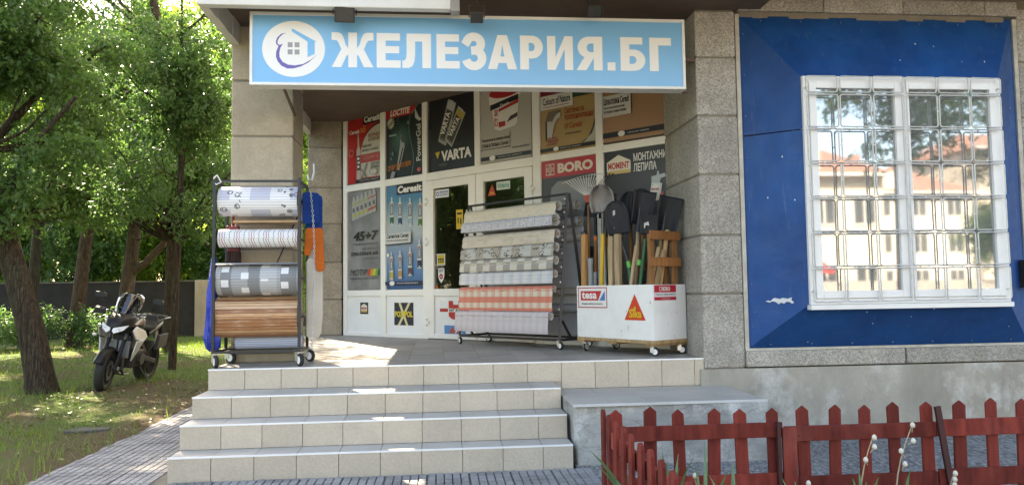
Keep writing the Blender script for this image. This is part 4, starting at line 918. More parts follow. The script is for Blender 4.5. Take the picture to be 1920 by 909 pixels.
# ------------------------------------------------------------------ oilcloth rack
RO = Vector((2.18, 2.47, 0)); RE = Vector((.645, -.764, 0)); RN = Vector((-.764, -.645, 0))   # along, towards the viewer
RW = 1.56
def RF(a, y, z):   # y: positive = away from viewer
    p = RO+RE*a-RN*y; return Vector((p.x, p.y, z))
RR = empty('oilcloth_rack', (0, 0, 0)); tag(RR, 'black A-frame wheeled rack with oilcloth rolls beside the doors', 'rack')
for a in (0, RW):
    MB().bar(RF(a, 0, .80), RF(a, .17, 2.36), .028).build('post', M_blackm, RR)
    MB().bar(RF(a, .46, .80), RF(a, .20, 2.36), .028).build('post', M_blackm, RR)
    MB().bar(RF(a, .014, .80), RF(a, .446, .80), .026).build('foot_bar', M_blackm, RR)
    MB().bar(RF(a, .05, 1.0), RF(a-.01 if a else .01, .20, .81), .02).build('brace', M_blackm, RR)
for y, z in ((0, .80), (.46, .80), (.185, 2.35)): MB().bar(RF(.014, y, z), RF(RW-.014, y, z), .024).build('crossbar', M_blackm, RR)
cs = empty('x'); bpy.data.objects.remove(cs)
for a, y, g in ((.0, .0, .3), (RW, .0, .5), (.0, .46, .8), (RW, .46, 1.2)):
    p = RF(a, y, FZ-.015); o = link('caster', CB, RR, p, (0, 0, g)); link('wheel', CW, o, (0, -.02, .05)); link('hub', CH, o, (0, -.02, .05))
    o.location.z = FZ-.0; o.scale = (.85, .85, .85)
def uvmat(name, f, rough=.5):
    n = Nt(name); u, v, _ = n.xyz('UV'); c = f(n, u, v); n.bump(n.noise(7, 3), .25, .01); return n.fin(c, rough)
def damask(n, u, v, a=(.52, .46, .35), b=(.60, .55, .44), s=24):
    return n.mix(n.mr(n.vor(s, 'SMOOTH_F1', kind='UV'), .2, .5), n.mix(n.mr(n.noise(60, 3, kind='UV'), .45, .6), a, b), b)
def frames(n, u, v):
    fu, fv = n.m('FRACT', n.m('MULTIPLY', u, 9.)), n.m('FRACT', n.m('MULTIPLY', v, 9.))
    du, dv = n.m('ABSOLUTE', n.m('SUBTRACT', fu, .5)), n.m('ABSOLUTE', n.m('SUBTRACT', fv, .5)); d = n.m('MAXIMUM', du, dv)
    c = n.mix(n.m('LESS_THAN', d, .45), (.24, .25, .31), (.72, .72, .72)); c = n.mix(n.m('LESS_THAN', d, .38), c, (.36, .37, .43)); c = n.mix(n.m('LESS_THAN', d, .31), c, n.mix(n.mr(n.noise(45, 3, kind='UV'), .5, .62), (.58, .58, .60), (.30, .30, .33))); return c
def scroll(n, u, v):
    c = n.mix(n.stripe(u, 3.4, .45), (.46, .47, .44), (.36, .33, .28)); e = n.m('LESS_THAN', n.m('ABSOLUTE', n.m('SUBTRACT', n.vor(17, 'SMOOTH_F1', kind='UV'), .30)), .055)
    k = n.m('GREATER_THAN', n.noise(9, 2, kind='UV'), .46); return n.mix(n.m('MULTIPLY', e, k), c, (.07, .06, .055))
def checks(n, u, v):
    x = n.m('ADD', n.stripe(u, 4.6, .5), n.stripe(v, 5.4, .5, .1)); k = n.m('MODULO', x, 2.)
    c = n.mix(k, (.58, .56, .49), (.30, .285, .25)); return n.mix(n.mr(n.noise(90, 3, kind='UV'), .4, .65, 0, .25), c, (.45, .43, .38))
def plaid(base, cols):
    def f(n, u, v):
        c = base
        for ax, fr, w, off, col, a in cols: c = n.mix(n.m('MULTIPLY', n.stripe(u if ax == 'u' else v, fr, w, off), a), c, col)
        return c
    return f
OM = [uvmat('cream damask oilcloth', lambda n, u, v: damask(n, u, v)), uvmat('grey framed squares oilcloth', frames), uvmat('beige leaf oilcloth', lambda n, u, v: damask(n, u, v, (.44, .39, .30), (.57, .51, .42), 13)), uvmat('grey scroll oilcloth', scroll),
      uvmat('checked oilcloth', checks),
      uvmat('pastel plaid oilcloth', plaid((.60, .60, .60), [('u', 7, .45, 0, (.40, .48, .60), .6), ('v', 9, .4, .1, (.62, .62, .64), .5), ('u', 7, .06, .6, (.55, .40, .36), .7), ('u', 7, .06, .75, (.42, .46, .36), .7), ('v', 14, .12, .3, (.42, .44, .40), .6)])),
      uvmat('red plaid oilcloth', plaid((.62, .56, .46), [('v', 8, .52, .28, (.60, .09, .05), .78), ('u', 8.5, .36, 0, (.60, .13, .07), .42), ('u', 8.5, .04, .62, (.45, .06, .03), .9), ('u', 17, .05, .2, (.55, .28, .12), .6), ('v', 16, .07, .5, (.55, .25, .1), .6)])),
      uvmat('pale lilac plaid oilcloth', plaid((.56, .51, .51), [('u', 10, .35, 0, (.46, .41, .43), .5), ('u', 30, .10, .1, (.62, .59, .58), .7), ('v', 9, .3, 0, (.50, .46, .48), .5), ('u', 10, .04, .6, (.38, .33, .36), .7)]))]
OL = ['cream damask oilcloth roll, topmost on the A-frame rack', 'grey oilcloth roll printed with framed squares', 'beige leaf patterned oilcloth roll, third from top', 'grey oilcloth roll with black scroll flowers', 'oilcloth roll with beige and grey checks', 'pastel blue plaid oilcloth roll above the red one', 'red and cream plaid oilcloth hanging low on the rack', 'pale lilac plaid oilcloth, lowest on the rack']
zc = [2.222, 2.078, 1.923, 1.78, 1.640, 1.495, 1.335, 1.05]; fl = [.096, .066, .098, .092, .096, .10, .235, .19]; rads = [.052, .068, .05, .05, .048, .042, .035, .045]
for k in range(8):
    y = .17*(zc[k]-.8)/1.56-.005
    roll('oilcloth_roll', OL[k], RF, .035+(.02 if k in (0, 2) else 0)-(.03 if k == 7 else 0), RW-.055-(.03 if k in (1, 7) else 0), rads[k], y-.055, zc[k], OM[k], fl[k], 'oilcloth roll', 'oilcloth rolls on the A-frame rack', core=.016, n=18)
    MB().bar(RF(-.01, y, zc[k]), RF(RW+.01, y, zc[k]), .012).build('roll_bar', M_blackm, RR)
    for a in (0, RW): MB().tube(RF(a, y-.016, zc[k]+.07), RF(a, y-.024, zc[k]+.07), .009, n=8).build('bolt', plain((.75, .75, .73), .4), RR)
bm_ = [uvmat('plain grey oilcloth', lambda n, u, v: damask(n, u, v, (.33, .33, .35), (.38, .38, .40), 30)), uvmat('taupe oilcloth', lambda n, u, v: damask(n, u, v, (.36, .33, .30), (.42, .39, .36), 20))]
BL = ['taupe oilcloth roll at the back of the A-frame, topmost', 'grey oilcloth roll with hanging sheet at the A-frame back, second', 'grey oilcloth roll with long sheet at the A-frame back, third', 'grey oilcloth roll low at the back of the A-frame']
RB = lambda a, y, z: RF(a, -y, z)
for k, (z, f_, dy) in enumerate(((2.235, .05, .29), (2.07, .72, .33), (1.90, .62, .37), (1.12, .3, .44))):
    roll('oilcloth_roll', BL[k], RB, .06, RW+.03, .05, -dy-.02, z, bm_[(k+1) % 2], f_, 'oilcloth roll', 'oilcloth rolls on the back of A-frame rack', core=.02, n=16)
# ------------------------------------------------------------------ white tool cart and its tools
CO = Vector((3.35, 1.07, 0)); E1 = Vector((.53, -.848, 0)); E2 = Vector((.848, .53, 0))
def CF(a, b, z): 
    p = CO+E1*a+E2*b; return Vector((p.x, p.y, z))
def cbox(mb, a0, a1, b0, b1, z0, z1):
    v = [CF(a, b, z) for z in (z0, z1) for a, b in ((a0, b0), (a1, b0), (a1, b1), (a0, b1))]
    return mb.add(v, [(0, 3, 2, 1), (4, 5, 6, 7), (0, 1, 5, 4), (1, 2, 6, 5), (2, 3, 7, 6), (3, 0, 4, 7)])
def wood(col, name='wood', s=1.): 
    n = Nt(name); g = n.noise(9*s, 6, vec=n.co('Object', (3, 3, .35))); c = n.mix(n.mr(g, .35, .7), tuple(x*.6 for x in col), col); c = n.mix(1., c, n.mr(n.rnd(), 0, 1, .8, 1.15), 'MULTIPLY'); n.bump(g, .15, .004); return n.fin(c, .6, 0, .3)
M_wood = wood((.50, .32, .16)); M_wood2 = wood((.55, .40, .24)); M_woodd = wood((.28, .13, .055)); M_woodr = wood((.38, .17, .06))
n_ = Nt('scuffed white panel'); c_ = n_.mix(n_.mr(n_.noise(3, 6, rough=.65), .5, .75, 0, .28), (.76, .75, .72), (.50, .46, .40)); c_ = n_.mix(n_.m('GREATER_THAN', n_.noise(26, 4, sc=(1, 1, .4)), .70), c_, (.38, .36, .33)); M_panel = n_.fin(c_, .45)
CT = empty('tool_cart', (0, 0, 0)); tag(CT, 'white panelled tool cart on casters full of shovels beside right pillar', 'cart')
cbox(MB(), -.01, 1.03, -.01, .47, .815, .845).build('base_board', wood((.50, .33, .16)), CT, bevel=.004)
for a in (.05, .5, .97): cbox(MB(), a-.05, a+.05, -.012, .472, .795, .8145).build('base_slat', wood((.42, .26, .12)), CT)
cbox(MB(), -.012, 1.022, .0, .016, .846, 1.362).build('panel', M_panel, CT, bevel=.002)
cbox(MB(), 1.006, 1.0225, .0165, .46, .846, 1.360).build('panel', M_panel, CT, bevel=.002)
cbox(MB(), -.012, 1.0055, .444, .46, .846, 1.362).build('panel', M_panel, CT, bevel=.002)
cbox(MB(), -.012, .004, .0165, .4435, .846, 1.360).build('panel', M_panel, CT, bevel=.002)
for a, b, g in ((.06, .04, 2.5), (.97, .05, .9), (.1, .42, 1.9), (.97, .42, 1.4)):
    p = CF(a, b, FZ-.0); o = link('caster', CB, CT, (p.x, p.y, FZ), (0, 0, g)); o.scale = (.84, .84, .84); link('wheel', CW, o, (0, -.02, .05)); link('hub', CH, o, (0, -.02, .05))
cfr = lambda a0, a1, z0, z1: (lambda u, v, o: CF(a0+(a1-a0)*u, -o, z0+(z1-z0)*v))
p = Print('sticker', cfr(.01, .43, 1.14, 1.345), ink((.70, .69, .67)), 'red framed white sticker with diagonal blue corner on cart front', 'sticker', 'cart stickers', base=.003, th=.002)
p.poly([(0, 0), (1, 0), (1, 1), (0, 1)], (.36, .02, .04), [[(.025, .05), (.975, .05), (.975, .95), (.025, .95)]]); p.poly([(.10, .36), (.70, .36), (.82, .82), (.10, .82)], (.48, .012, .03)).poly([(.74, .36), (.93, .36), (.93, .82)], (.02, .16, .42)).text('tesa', .14, .44, .66, .78, (.75, .74, .72), .03).text('Вашият избор за всичко', .15, .14, .85, .25, (.03, .03, .05), .02); p.done()
p = Print('sticker', cfr(.66, .93, 1.03, 1.275), ink((.58, .045, .012)), 'red triangle sticker with yellow writing on cart front', 'sticker', 'cart stickers', base=.003, th=.002, corner=[(0, 0), (1, 0), (.5, 1)])
p.text('Sika', .23, .09, .82, .42, (.62, .40, .02), .03).poly([(.34, .36), (.55, .38), (.55, .52), (.47, .52), (.47, .45), (.34, .42)], (.62, .40, .02)); p.done()
csr = lambda b0, b1, z0, z1: (lambda u, v, o: CF(1.0225+o, b0+(b1-b0)*u, z0+(z1-z0)*v))
p = Print('sticker', csr(.02, .32, 1.215, 1.355), ink((.46, .012, .03)), 'red and white brand sticker on the right end of the cart', 'sticker', 'cart stickers', base=.003, th=.002)
p.rect(0, .22, 1, .52, (.70, .69, .67)).text('BORO', .36, .62, .72, .90, (.7, .66, .6), .05).poly([(.22, .62), (.32, .62), (.32, .9), (.22, .9)], (.7, .66, .6), [[(.24, .66), (.30, .66), (.30, .86), (.24, .86)]]).text('ХУБАВО ДА СИ СВЪРШИШ РАБОТАТА', .03, .30, .97, .44, (.03, .02, .02), .02).rect(.3, .08, .7, .13, (.6, .3, .3)); p.done()
# slatted wooden stand inside the right end
CR = empty('wooden_stand', (0, 0, 0)); tag(CR, 'brown slatted wooden stand in the right end of the cart', 'stand')
for a, b in ((.965, .045), (.965, .37), (.84, .40)): cbox(MB(), a-.02, a+.015, b-.02, b+.035, .85, 1.835).build('upright', M_woodr, CR, bevel=.003)
for z in (1.53, 1.78): cbox(MB(), .981, .996, .015, .44, z, z+.085).build('slat', wood((.36, .15, .05)), CR, bevel=.004)
for z in (1.53, 1.78): cbox(MB(), .84, .975, .43, .445, z, z+.085).build('slat', M_woodr, CR, bevel=.004)
def tool(name, label, cat='shovel'): o = empty(name, (0, 0, 0)); tag(o, label, cat, 'tools in the cart'); return o
def blade(shape, base, tip, w, mat, parent, cave=.03, side=Vector((.97, -.22, 0)), nn=Vector((-.22, -.97, 0)), name='blade', bow=.03):
    base = Vector(base); tip = Vector(tip); d = tip-base; side = (side-d.normalized()*side.dot(d.normalized())).normalized(); nrm = side.cross(d).normalized()
    if nrm.dot(nn) < 0: nrm = -nrm
    NU, NV = 10, 12; v = []
    for j in range(NV+1):
        t = j/NV
        if shape == 'round': hw = (min(1, .82+.55*t) if t < .35 else 1.)*(math.sqrt(max(0, 1-((t-.45)/.56)**2.4)) if t > .45 else 1)
        elif shape == 'pick': hw = .8+.2*t
        else: hw = .9+.12*t
        hw = max(hw, .03)*w/2
        for i in range(NU+1):
            u = i/NU*2-1; s = (1 if shape == 'round' else 0)
            v.append(base+d*t+side*u*hw+nrm*(cave*(u*u)*(1-.5*t)+bow*math.sin(PI*t)*-.3+(.018*math.exp(-(u*5)**2)*(1-t))*1.))
    f = [(j*(NU+1)+i, j*(NU+1)+i+1, (j+1)*(NU+1)+i+1, (j+1)*(NU+1)+i) for j in range(NV) for i in range(NU)]
    o = MB().add(v, f).build(name, mat, parent, smooth=60); m = o.modifiers.new('thick', 'SOLIDIFY'); m.thickness = .003; return o
M_bsteel = plain((.13, .125, .12), .42, metal=.7, var=.3, vs=9); M_bpaint = plain((.013, .014, .016), .5, var=.3, vs=9, spec=.25); M_bgrey = plain((.035, .042, .052), .45, var=.2, vs=8, spec=.3)
# leaf rake
o = tool('leaf_rake', 'fan leaf rake with pale tines and red ferrule above cart', 'rake')
hub = CF(.06, .12, 2.27); MB().tube(CF(.02, .14, .87), CF(.055, .125, 2.2), .012, n=8).build('handle', M_woodd, o)
MB().prism([(-.03, -.05), (.03, -.05), (.06, .03), (-.06, .03)], lambda a, b, d: hub+E1*a+Vector((0, 0, b))-E2*d, -.008, .008).build('ferrule', plain((.45, .06, .03), .5), o)
for k in range(17):
    t = (k-8)/8; x0 = hub+E1*(t*.055)+Vector((0, 0, .03)); x1 = hub+E1*(t*.36+.04)+Vector((0, 0, .235-.035*t*t))-E2*.02; x2 = x1-E2*.045+Vector((0, 0, -.018))+E1*(t*.01)
    MB().path([x0, x1, x2], .0035, 5).build('tine', plain((.60, .58, .52), .5, var=.1) if k < 14 else M_bpaint, o)
# steel round shovel with yellow handle
o = tool('round_shovel', 'bare steel round shovel with a bright yellow handle')
MB().tube(CF(.215, .1, .87), CF(.285, .1, 1.88), .022, n=12).build('handle', plain((.62, .38, .02), .4), o); MB().tube(CF(.283, .1, 1.86), CF(.296, .095, 2.09), .016, .02, n=10).build('socket', M_bsteel, o)
blade('round', CF(.292, .09, 2.085), CF(.312, .06, 2.37), .25, M_bsteel, o, .05)
# narrow dark spade
o = tool('spade', 'narrow dark grey spade with orange brown handle left of the steel shovel', 'spade')
MB().tube(CF(.06, .2, .87), CF(.075, .2, 1.87), .02, n=10).build('handle', wood((.42, .17, .05)), o); MB().tube(CF(.075, .2, 1.86), CF(.09, .19, 2.1), .016, n=10).build('socket', M_bpaint, o); MB().tube(CF(.074, .2, 1.83), CF(.075, .2, 1.875), .0215, n=10).build('collar', plain((.55, .14, .02), .5), o)
blade('square', CF(.03, .17, 2.07), CF(.06, .22, 2.38), .15, M_bgrey, o, .06)
# second orange handled spade behind
o = tool('spade', 'spade with orange collared handle half hidden behind the yellow handle', 'spade'); MB().tube(CF(.22, .26, .87), CF(.20, .26, 1.85), .018, n=10).build('handle', wood((.42, .17, .05)), o); MB().tube(CF(.20, .26, 1.84), CF(.19, .26, 2.12), .015, n=8).build('socket', M_bpaint, o)
blade('square', CF(.20, .25, 2.05), CF(.205, .25, 2.30), .19, M_bpaint, o)
# black round shovel with sticker and green grip
o = tool('round_shovel', 'black round shovel with a white paper sticker on its blade')
MB().tube(CF(.46, .16, 1.86), CF(.60, .14, 1.54), .012, n=10).build('socket', M_bsteel, o); MB().tube(CF(.595, .14, 1.555), CF(.70, .10, .95), .019, n=10).build('handle', plain((.012, .10, .04), .45), o); MB().tube(CF(.588, .14, 1.59), CF(.603, .138, 1.53), .022, n=10).build('collar', plain((.10, .45, .06), .45), o)
b_ = blade('round', CF(.47, .15, 1.86), CF(.43, .13, 2.20), .25, M_bpaint, o, .03)
stk = MB(); stk.prism(rr(.11, .05, .01), lambda a, b, d: CF(.335+a, .118, 2.03+b+a*.25)-E2*d, .0, .003); stk.build('paper_sticker', plain((.55, .55, .53), .6), o)
stk = MB(); stk.prism([(0, .03), (.03, 0), (.06, .03), (.03, .06)], lambda a, b, d: CF(.375+a, .118, 1.90+b)-E2*d, 0, .003); stk.build('paper_sticker', plain((.45, .45, .08), .6), o)
# square shovels
for (a0, b0, z0, a1, z1, w, lab, ha, hz, hm) in ((.64, .27, 1.95, .69, 2.28, .215, 'black square shovel with wooden shaft tilted right of the round one', .56, .95, M_wood2), (.88, .34, 1.86, .96, 2.20, .225, 'black square shovel leaning right by the stone pillar', .80, .95, M_wood)):
    o = tool('square_shovel', lab); MB().tube(CF(ha, .22, hz), CF(a0-.01, b0-.02, z0-.0), .019, n=10).build('handle', hm, o)
    blade('square', CF(a0, b0, z0), CF(a1, b0+.03, z1), w, M_bpaint, o, .06)
    sp = MB(); sp.lathe([(.024, -.02), (.02, .08), (.003, .26)], o=CF(a0, b0-.035, z0-.05), ax=CF(a1, b0, z1)-CF(a0, b0, z0), n=10); sp.build('socket', M_bgrey, o, smooth=60)
o = tool('flat_shovel', 'black flat shovel with a paper label between square shovels')
MB().tube(CF(.70, .10, .95), CF(.80, .16, 1.80), .017, n=10).build('handle', plain((.012, .10, .04), .45), o); MB().tube(CF(.742, .125, 1.55), CF(.752, .13, 1.60), .021, n=10).build('collar', plain((.10, .45, .06), .45), o)
blade('square', CF(.83, .17, 1.84), CF(.85, .17, 2.03), .18, M_bpaint, o, .02); stk = MB(); stk.prism([(0, .02), (.05, .0), (.07, .03), (.11, .02), (.10, .06), (.05, .05), (.01, .07)], lambda a, b, d: CF(.76+a, .145, 1.90+b)-E2*d, 0, .003); stk.build('paper_sticker', plain((.5, .52, .5), .6), o)
# loose handles
def handle(label, p0, p1, r, mat, sq=False, name='wooden_pole'):
    mb = MB()
    if sq: mb.bar(p0, p1, r*2, r*1.5, up=E2)
    else: mb.tube(p0, p1, r, r*.95, n=10)
    o = mb.build(name, mat, bevel=.004 if sq else 0); tag(o, label, 'pole', 'loose handles in the cart'); return o
handle('square orange brown handle at the left end of the cart', CF(.03, .06, .87), CF(.035, .08, 1.89), .030, wood((.48, .25, .09)), True)
handle('pale square handle right of the yellow shovel handle', CF(.385, .1, .87), CF(.385, .12, 1.95), .026, M_wood2, True)
handle('pale flat handle under the black round shovel blade', CF(.525, .06, .87), CF(.53, .06, 1.86), .030, M_wood2, True)
handle('thin round handle just right of the yellow handle', CF(.345, .12, .87), CF(.30, .16, 1.75), .012, M_wood2)
handle('brown round handle behind the yellow one', CF(.34, .28, .87), CF(.33, .3, 1.85), .018, M_wood)
handle('dark brown handle right of the pale flat handle', CF(.62, .3, .87), CF(.57, .3, 1.80), .02, M_woodd)
handle('slanted pale handle beside the green grip', CF(.60, .05, .9), CF(.70, .14, 1.74), .019, M_wood2)
handle('slanted square handle sticking out within the wooden stand', CF(.84, .12, .95), CF(.93, .28, 1.69), .025, M_wood, True)
handle('round handle leaning inside the wooden stand', CF(.77, .12, .95), CF(.88, .26, 1.72), .02, M_wood2)
handle('short round handle with knob end topping the wooden stand', CF(.86, .2, 1.0), CF(.95, .31, 1.88), .022, M_wood)
handle('reddish brown handle standing just behind the grey pipes', CF(.15, .3, .87), CF(.16, .32, 1.82), .02, M_woodd)
handle('tan round handle behind the orange collared spade', CF(.27, .36, .87), CF(.26, .38, 1.92), .018, M_wood)
handle('tan handle between the pale square and pale flat handles', CF(.455, .14, .87), CF(.46, .16, 1.80), .02, M_wood)
handle('brown handle at the back behind the pale flat handle', CF(.50, .36, .87), CF(.50, .38, 1.96), .018, M_woodr)
handle('tan handle at the back left of the wooden stand', CF(.74, .34, .87), CF(.72, .36, 1.85), .02, M_wood)
handle('pale handle crossing behind the green grips', CF(.66, .26, .87), CF(.75, .3, 1.80), .017, M_wood2)
for a_, z_, lab_ in ((.40, 2.02, 'black shovel half hidden between the steel and black round shovels'), (.565, 2.03, 'black shovel half hidden behind the first square shovel')):
    o = tool('shovel', lab_); MB().tube(CF(a_, .38, .87), CF(a_, .38, z_), .018, n=10).build('handle', M_woodr, o); blade('round', CF(a_, .37, z_-.03), CF(a_+.02, .36, z_+.29), .23, M_bpaint, o, .04)
for k, (a, z) in enumerate(((.115, 1.64), (.125, 1.50))):
    pp = MB().tube(CF(a, .08+k*.05, .87), CF(a, .08+k*.05, z), .025, n=12).tube(CF(a, .08+k*.05, z-.06), CF(a, .08+k*.05, z), .030, n=12).build('plastic_pipe', plain((.22, .24, .25), .45)); tag(pp, ('taller', 'shorter')[k]+' grey plastic pipe at the left end of the cart', 'pipe', 'pipes in the cart')
bx = MB(); cbox(bx, .40, .75, .35, .43, .87, 1.5); bx = bx.build('dark_board', plain((.04, .035, .03), .7)); tag(bx, 'dark board at the back of the cart behind the handles', 'board')

# ------------------------------------------------------------------ red picket fence
def red_mat():
    n = Nt('weathered red painted wood'); g = n.noise(7, 6, vec=n.co('Object', (2.5, 2.5, .5))); c = n.mix(n.mr(g, .35, .7), (.115, .017, .013), (.25, .042, .029))
    c = n.mix(n.mr(n.noise(2.5, 4), .5, .75, 0, .6), c, (.32, .09, .07)); c = n.mix(n.m('GREATER_THAN', n.noise(55, 3), .70), c, (.07, .03, .025)); c = n.mix(1., c, n.mr(n.rnd(), 0, 1, .65, 1.2), 'MULTIPLY'); n.bump(g, .5, .008); return n.fin(c, .7, 0, .2)
M_red = red_mat(); M_redd = plain((.05, .010, .010), .6, var=.3)
def picket(parent, x, y, top, w=.075, along=Vector((1, 0, 0)), round_=False, tilt=0.):
    nrm = Vector((-along.y, along.x, 0)); h = top
    prof = [(-w/2, 0), (w/2, 0), (w/2, h-.03)]+([(w*.36, h-.01), (0, h), (-w*.36, h-.01)] if round_ else [(0.004, h)])+[(-w/2, h-.03)]
    MB().prism(prof, lambda a, b, d: along*(a+b*tilt)+Vector((0, 0, b))+nrm*d, 0, .019).build('picket', M_red, parent, bevel=.003, loc=(x, y, 0))
tops = [(3.005, .603), (3.29, .604), (3.393+.06, .597), (3.60, .590), (3.79, .585), (3.985, .583), (4.185, .588), (4.376, .590), (4.578, .587), (4.779, .591), (4.996, .589), (5.207, .593), (5.428, .597), (5.63, .595), (5.83, .6), (6.03, .6)]
tops[1] = (3.205, .604); tops[2] = (3.395, .597)
FS = []
for k, lab in enumerate(('left section of the red picket fence before the concrete block', 'middle section of the red picket fence under the blue window', 'right section of the red picket fence at the picture edge')):
    o = empty('picket_fence', (0, 0, 0)); tag(o, lab, 'fence', 'red picket fence sections'); FS.append(o)
for x, t in tops: picket(FS[0] if x < 4.03 else FS[1] if x < 5.03 else FS[2], x, -2.10+random.uniform(-.002, .002), t+random.uniform(-.008, .006), .078+random.uniform(-.006, .004), tilt=random.uniform(-.03, .03))
for o, x0, x1, za, zb in ((FS[0], 2.96, 4.035, .405, .495), (FS[1], 4.045, 5.035, .375, .468), (FS[2], 5.045, 6.2, .375, .48)):
    MB().bb(x0, x1, -2.122, -2.103, za, zb).build('rail', M_red, o, bevel=.003); MB().bb(x0, x1, -2.122, -2.103, za-.31, zb-.305).build('rail', M_red, o, bevel=.003)
MB().bar((4.0, -2.135, -.02), (4.0, -2.135, .50), .028, .022).build('post', M_redd, FS[0]); MB().bb(4.025, 4.115, -2.142, -2.1225, 0, .462).build('post', M_red, FS[1], bevel=.003)
MB().bar((5.125, -2.135, -.05), (5.04, -2.135, .565), .036, .02, up=(0, 1, 0)).build('post', M_redd, FS[2])
o = empty('picket_fence', (0, 0, 0)); tag(o, 'side run of the red picket fence coming towards the viewer', 'fence', 'red picket fence sections')
for k in range(11):
    y = -2.02-k*.2; picket(o, 2.925-.006*k, y, .592-.004*(k % 3), .075, Vector((0, -1, 0)), True, random.uniform(-.02, .02))
MB().bb(2.93, 2.95, -4.1, -2.125, .40, .49).build('rail', M_red, o); MB().bb(2.9303, 2.9503, -4.1, -2.125, .10, .19).build('rail', M_red, o)
MB().bar((2.965, -2.9, -.02), (2.965, -2.9, .5), .03).build('post', M_redd, o)

# ------------------------------------------------------------------ garden plants
M_iris = plain((.10, .19, .075), .5, var=.3, vs=8); M_dry = plain((.40, .34, .22), .8, var=.2); M_seed = plain((.62, .58, .48), .8, var=.2)
def iris(x, y, n, h, label, seed, lean=0.):
    r = random.Random(seed); o = empty('iris_plant', (x, y, 0)); tag(o, label, 'plant', 'garden plants by the fence')
    for k in range(n):
        a = r.uniform(-1, 1); L = h*r.uniform(.65, 1.05); w = r.uniform(.012, .02); dx = a*.18*L+lean; dy = r.uniform(-.12, .12); fold = Vector((r.uniform(-.5, .5), -1, 0)).normalized(); sd_ = Vector((0, 0, 1)).cross(fold).normalized()
        v = []; f = []
        for j in range(7):
            t = j/6; c = Vector((a*.03+dx*t*t, dy*t*t+r.uniform(-.001, .001), L*(t-.10*t*t*abs(a)))); ww = w*(1-t**3)*.9+.0008
            v += [c-sd_*ww, c+fold*.004, c+sd_*ww]
        for j in range(6): f += [(j*3, j*3+1, j*3+4, j*3+3), (j*3+1, j*3+2, j*3+5, j*3+4)]
        MB().add(v, f).build('leaf', M_iris, o, smooth=80)
for x, y, n, h, s, ln, lb in ((2.99, -2.50, 4, .50, 1, -.16, 'iris leaning out through the left side of the fence'), (3.16, -2.62, 7, .46, 2, .0, 'iris clump behind the fence corner'), (3.28, -2.85, 5, .52, 3, .02, 'tall iris clump inside the fence corner nearest the viewer'), (3.52, -2.55, 4, .42, 4, -.02, 'small iris with few leaves before the concrete block'), (3.86, -2.7, 4, .28, 5, 0, 'low iris below the fence post'), (4.22, -2.7, 5, .33, 6, 0, 'iris at the foot of the left dry stalk'), (4.42, -2.72, 5, .36, 7, .03, 'iris at the foot of the right dry stalk')): iris(x, y, n, h, lb, s, ln)
def stalk(x, y, top, h, label, heads, seed):
    r = random.Random(seed); o = empty('dry_stalk', (x, y, 0)); tag(o, label, 'plant', 'garden plants by the fence')
    pts = [Vector((top*t*t, .02*math.sin(3*t), h*t)) for t in [i/6 for i in range(7)]]; MB().path(pts, [.0055-.0005*i for i in range(7)], 6).build('stem', M_dry, o)
    for q in range(heads):
        t = 1-q*.13; c = Vector((top*t*t, 0, h*t))+Vector((r.uniform(-.03, .03) if q else 0, -.01, r.uniform(-.005, .015)))
        MB().lathe([(.001, -.017), (.011, -.011), (.014, 0), (.010, .011), (.002, .017)], o=c, n=8).build('seed_head', M_seed, o, smooth=70)
        MB().path([Vector((top*t*t, 0, h*(t-.05))), c], .0025, 5).build('twig', M_dry, o)
stalk(4.24, -2.62, .09, .49, 'dry stalk with pale seed heads left of the leaning fence post', 3, 1); stalk(4.46, -2.60, .11, .53, 'tallest dry stalk with pale seed heads by the leaning fence post', 4, 2); stalk(4.78, -2.6, .03, .27, 'short dry stalk near the right edge', 3, 3)
stalk(3.80, -2.62, -.02, .22, 'short dry stalk near the middle fence post', 2, 4); stalk(3.93, -2.6, .02, .24, 'thin dry stalk just right of middle fence post', 2, 5); stalk(3.36, -2.6, -.05, .30, 'thin reddish dry stalk behind the iris', 1, 6)
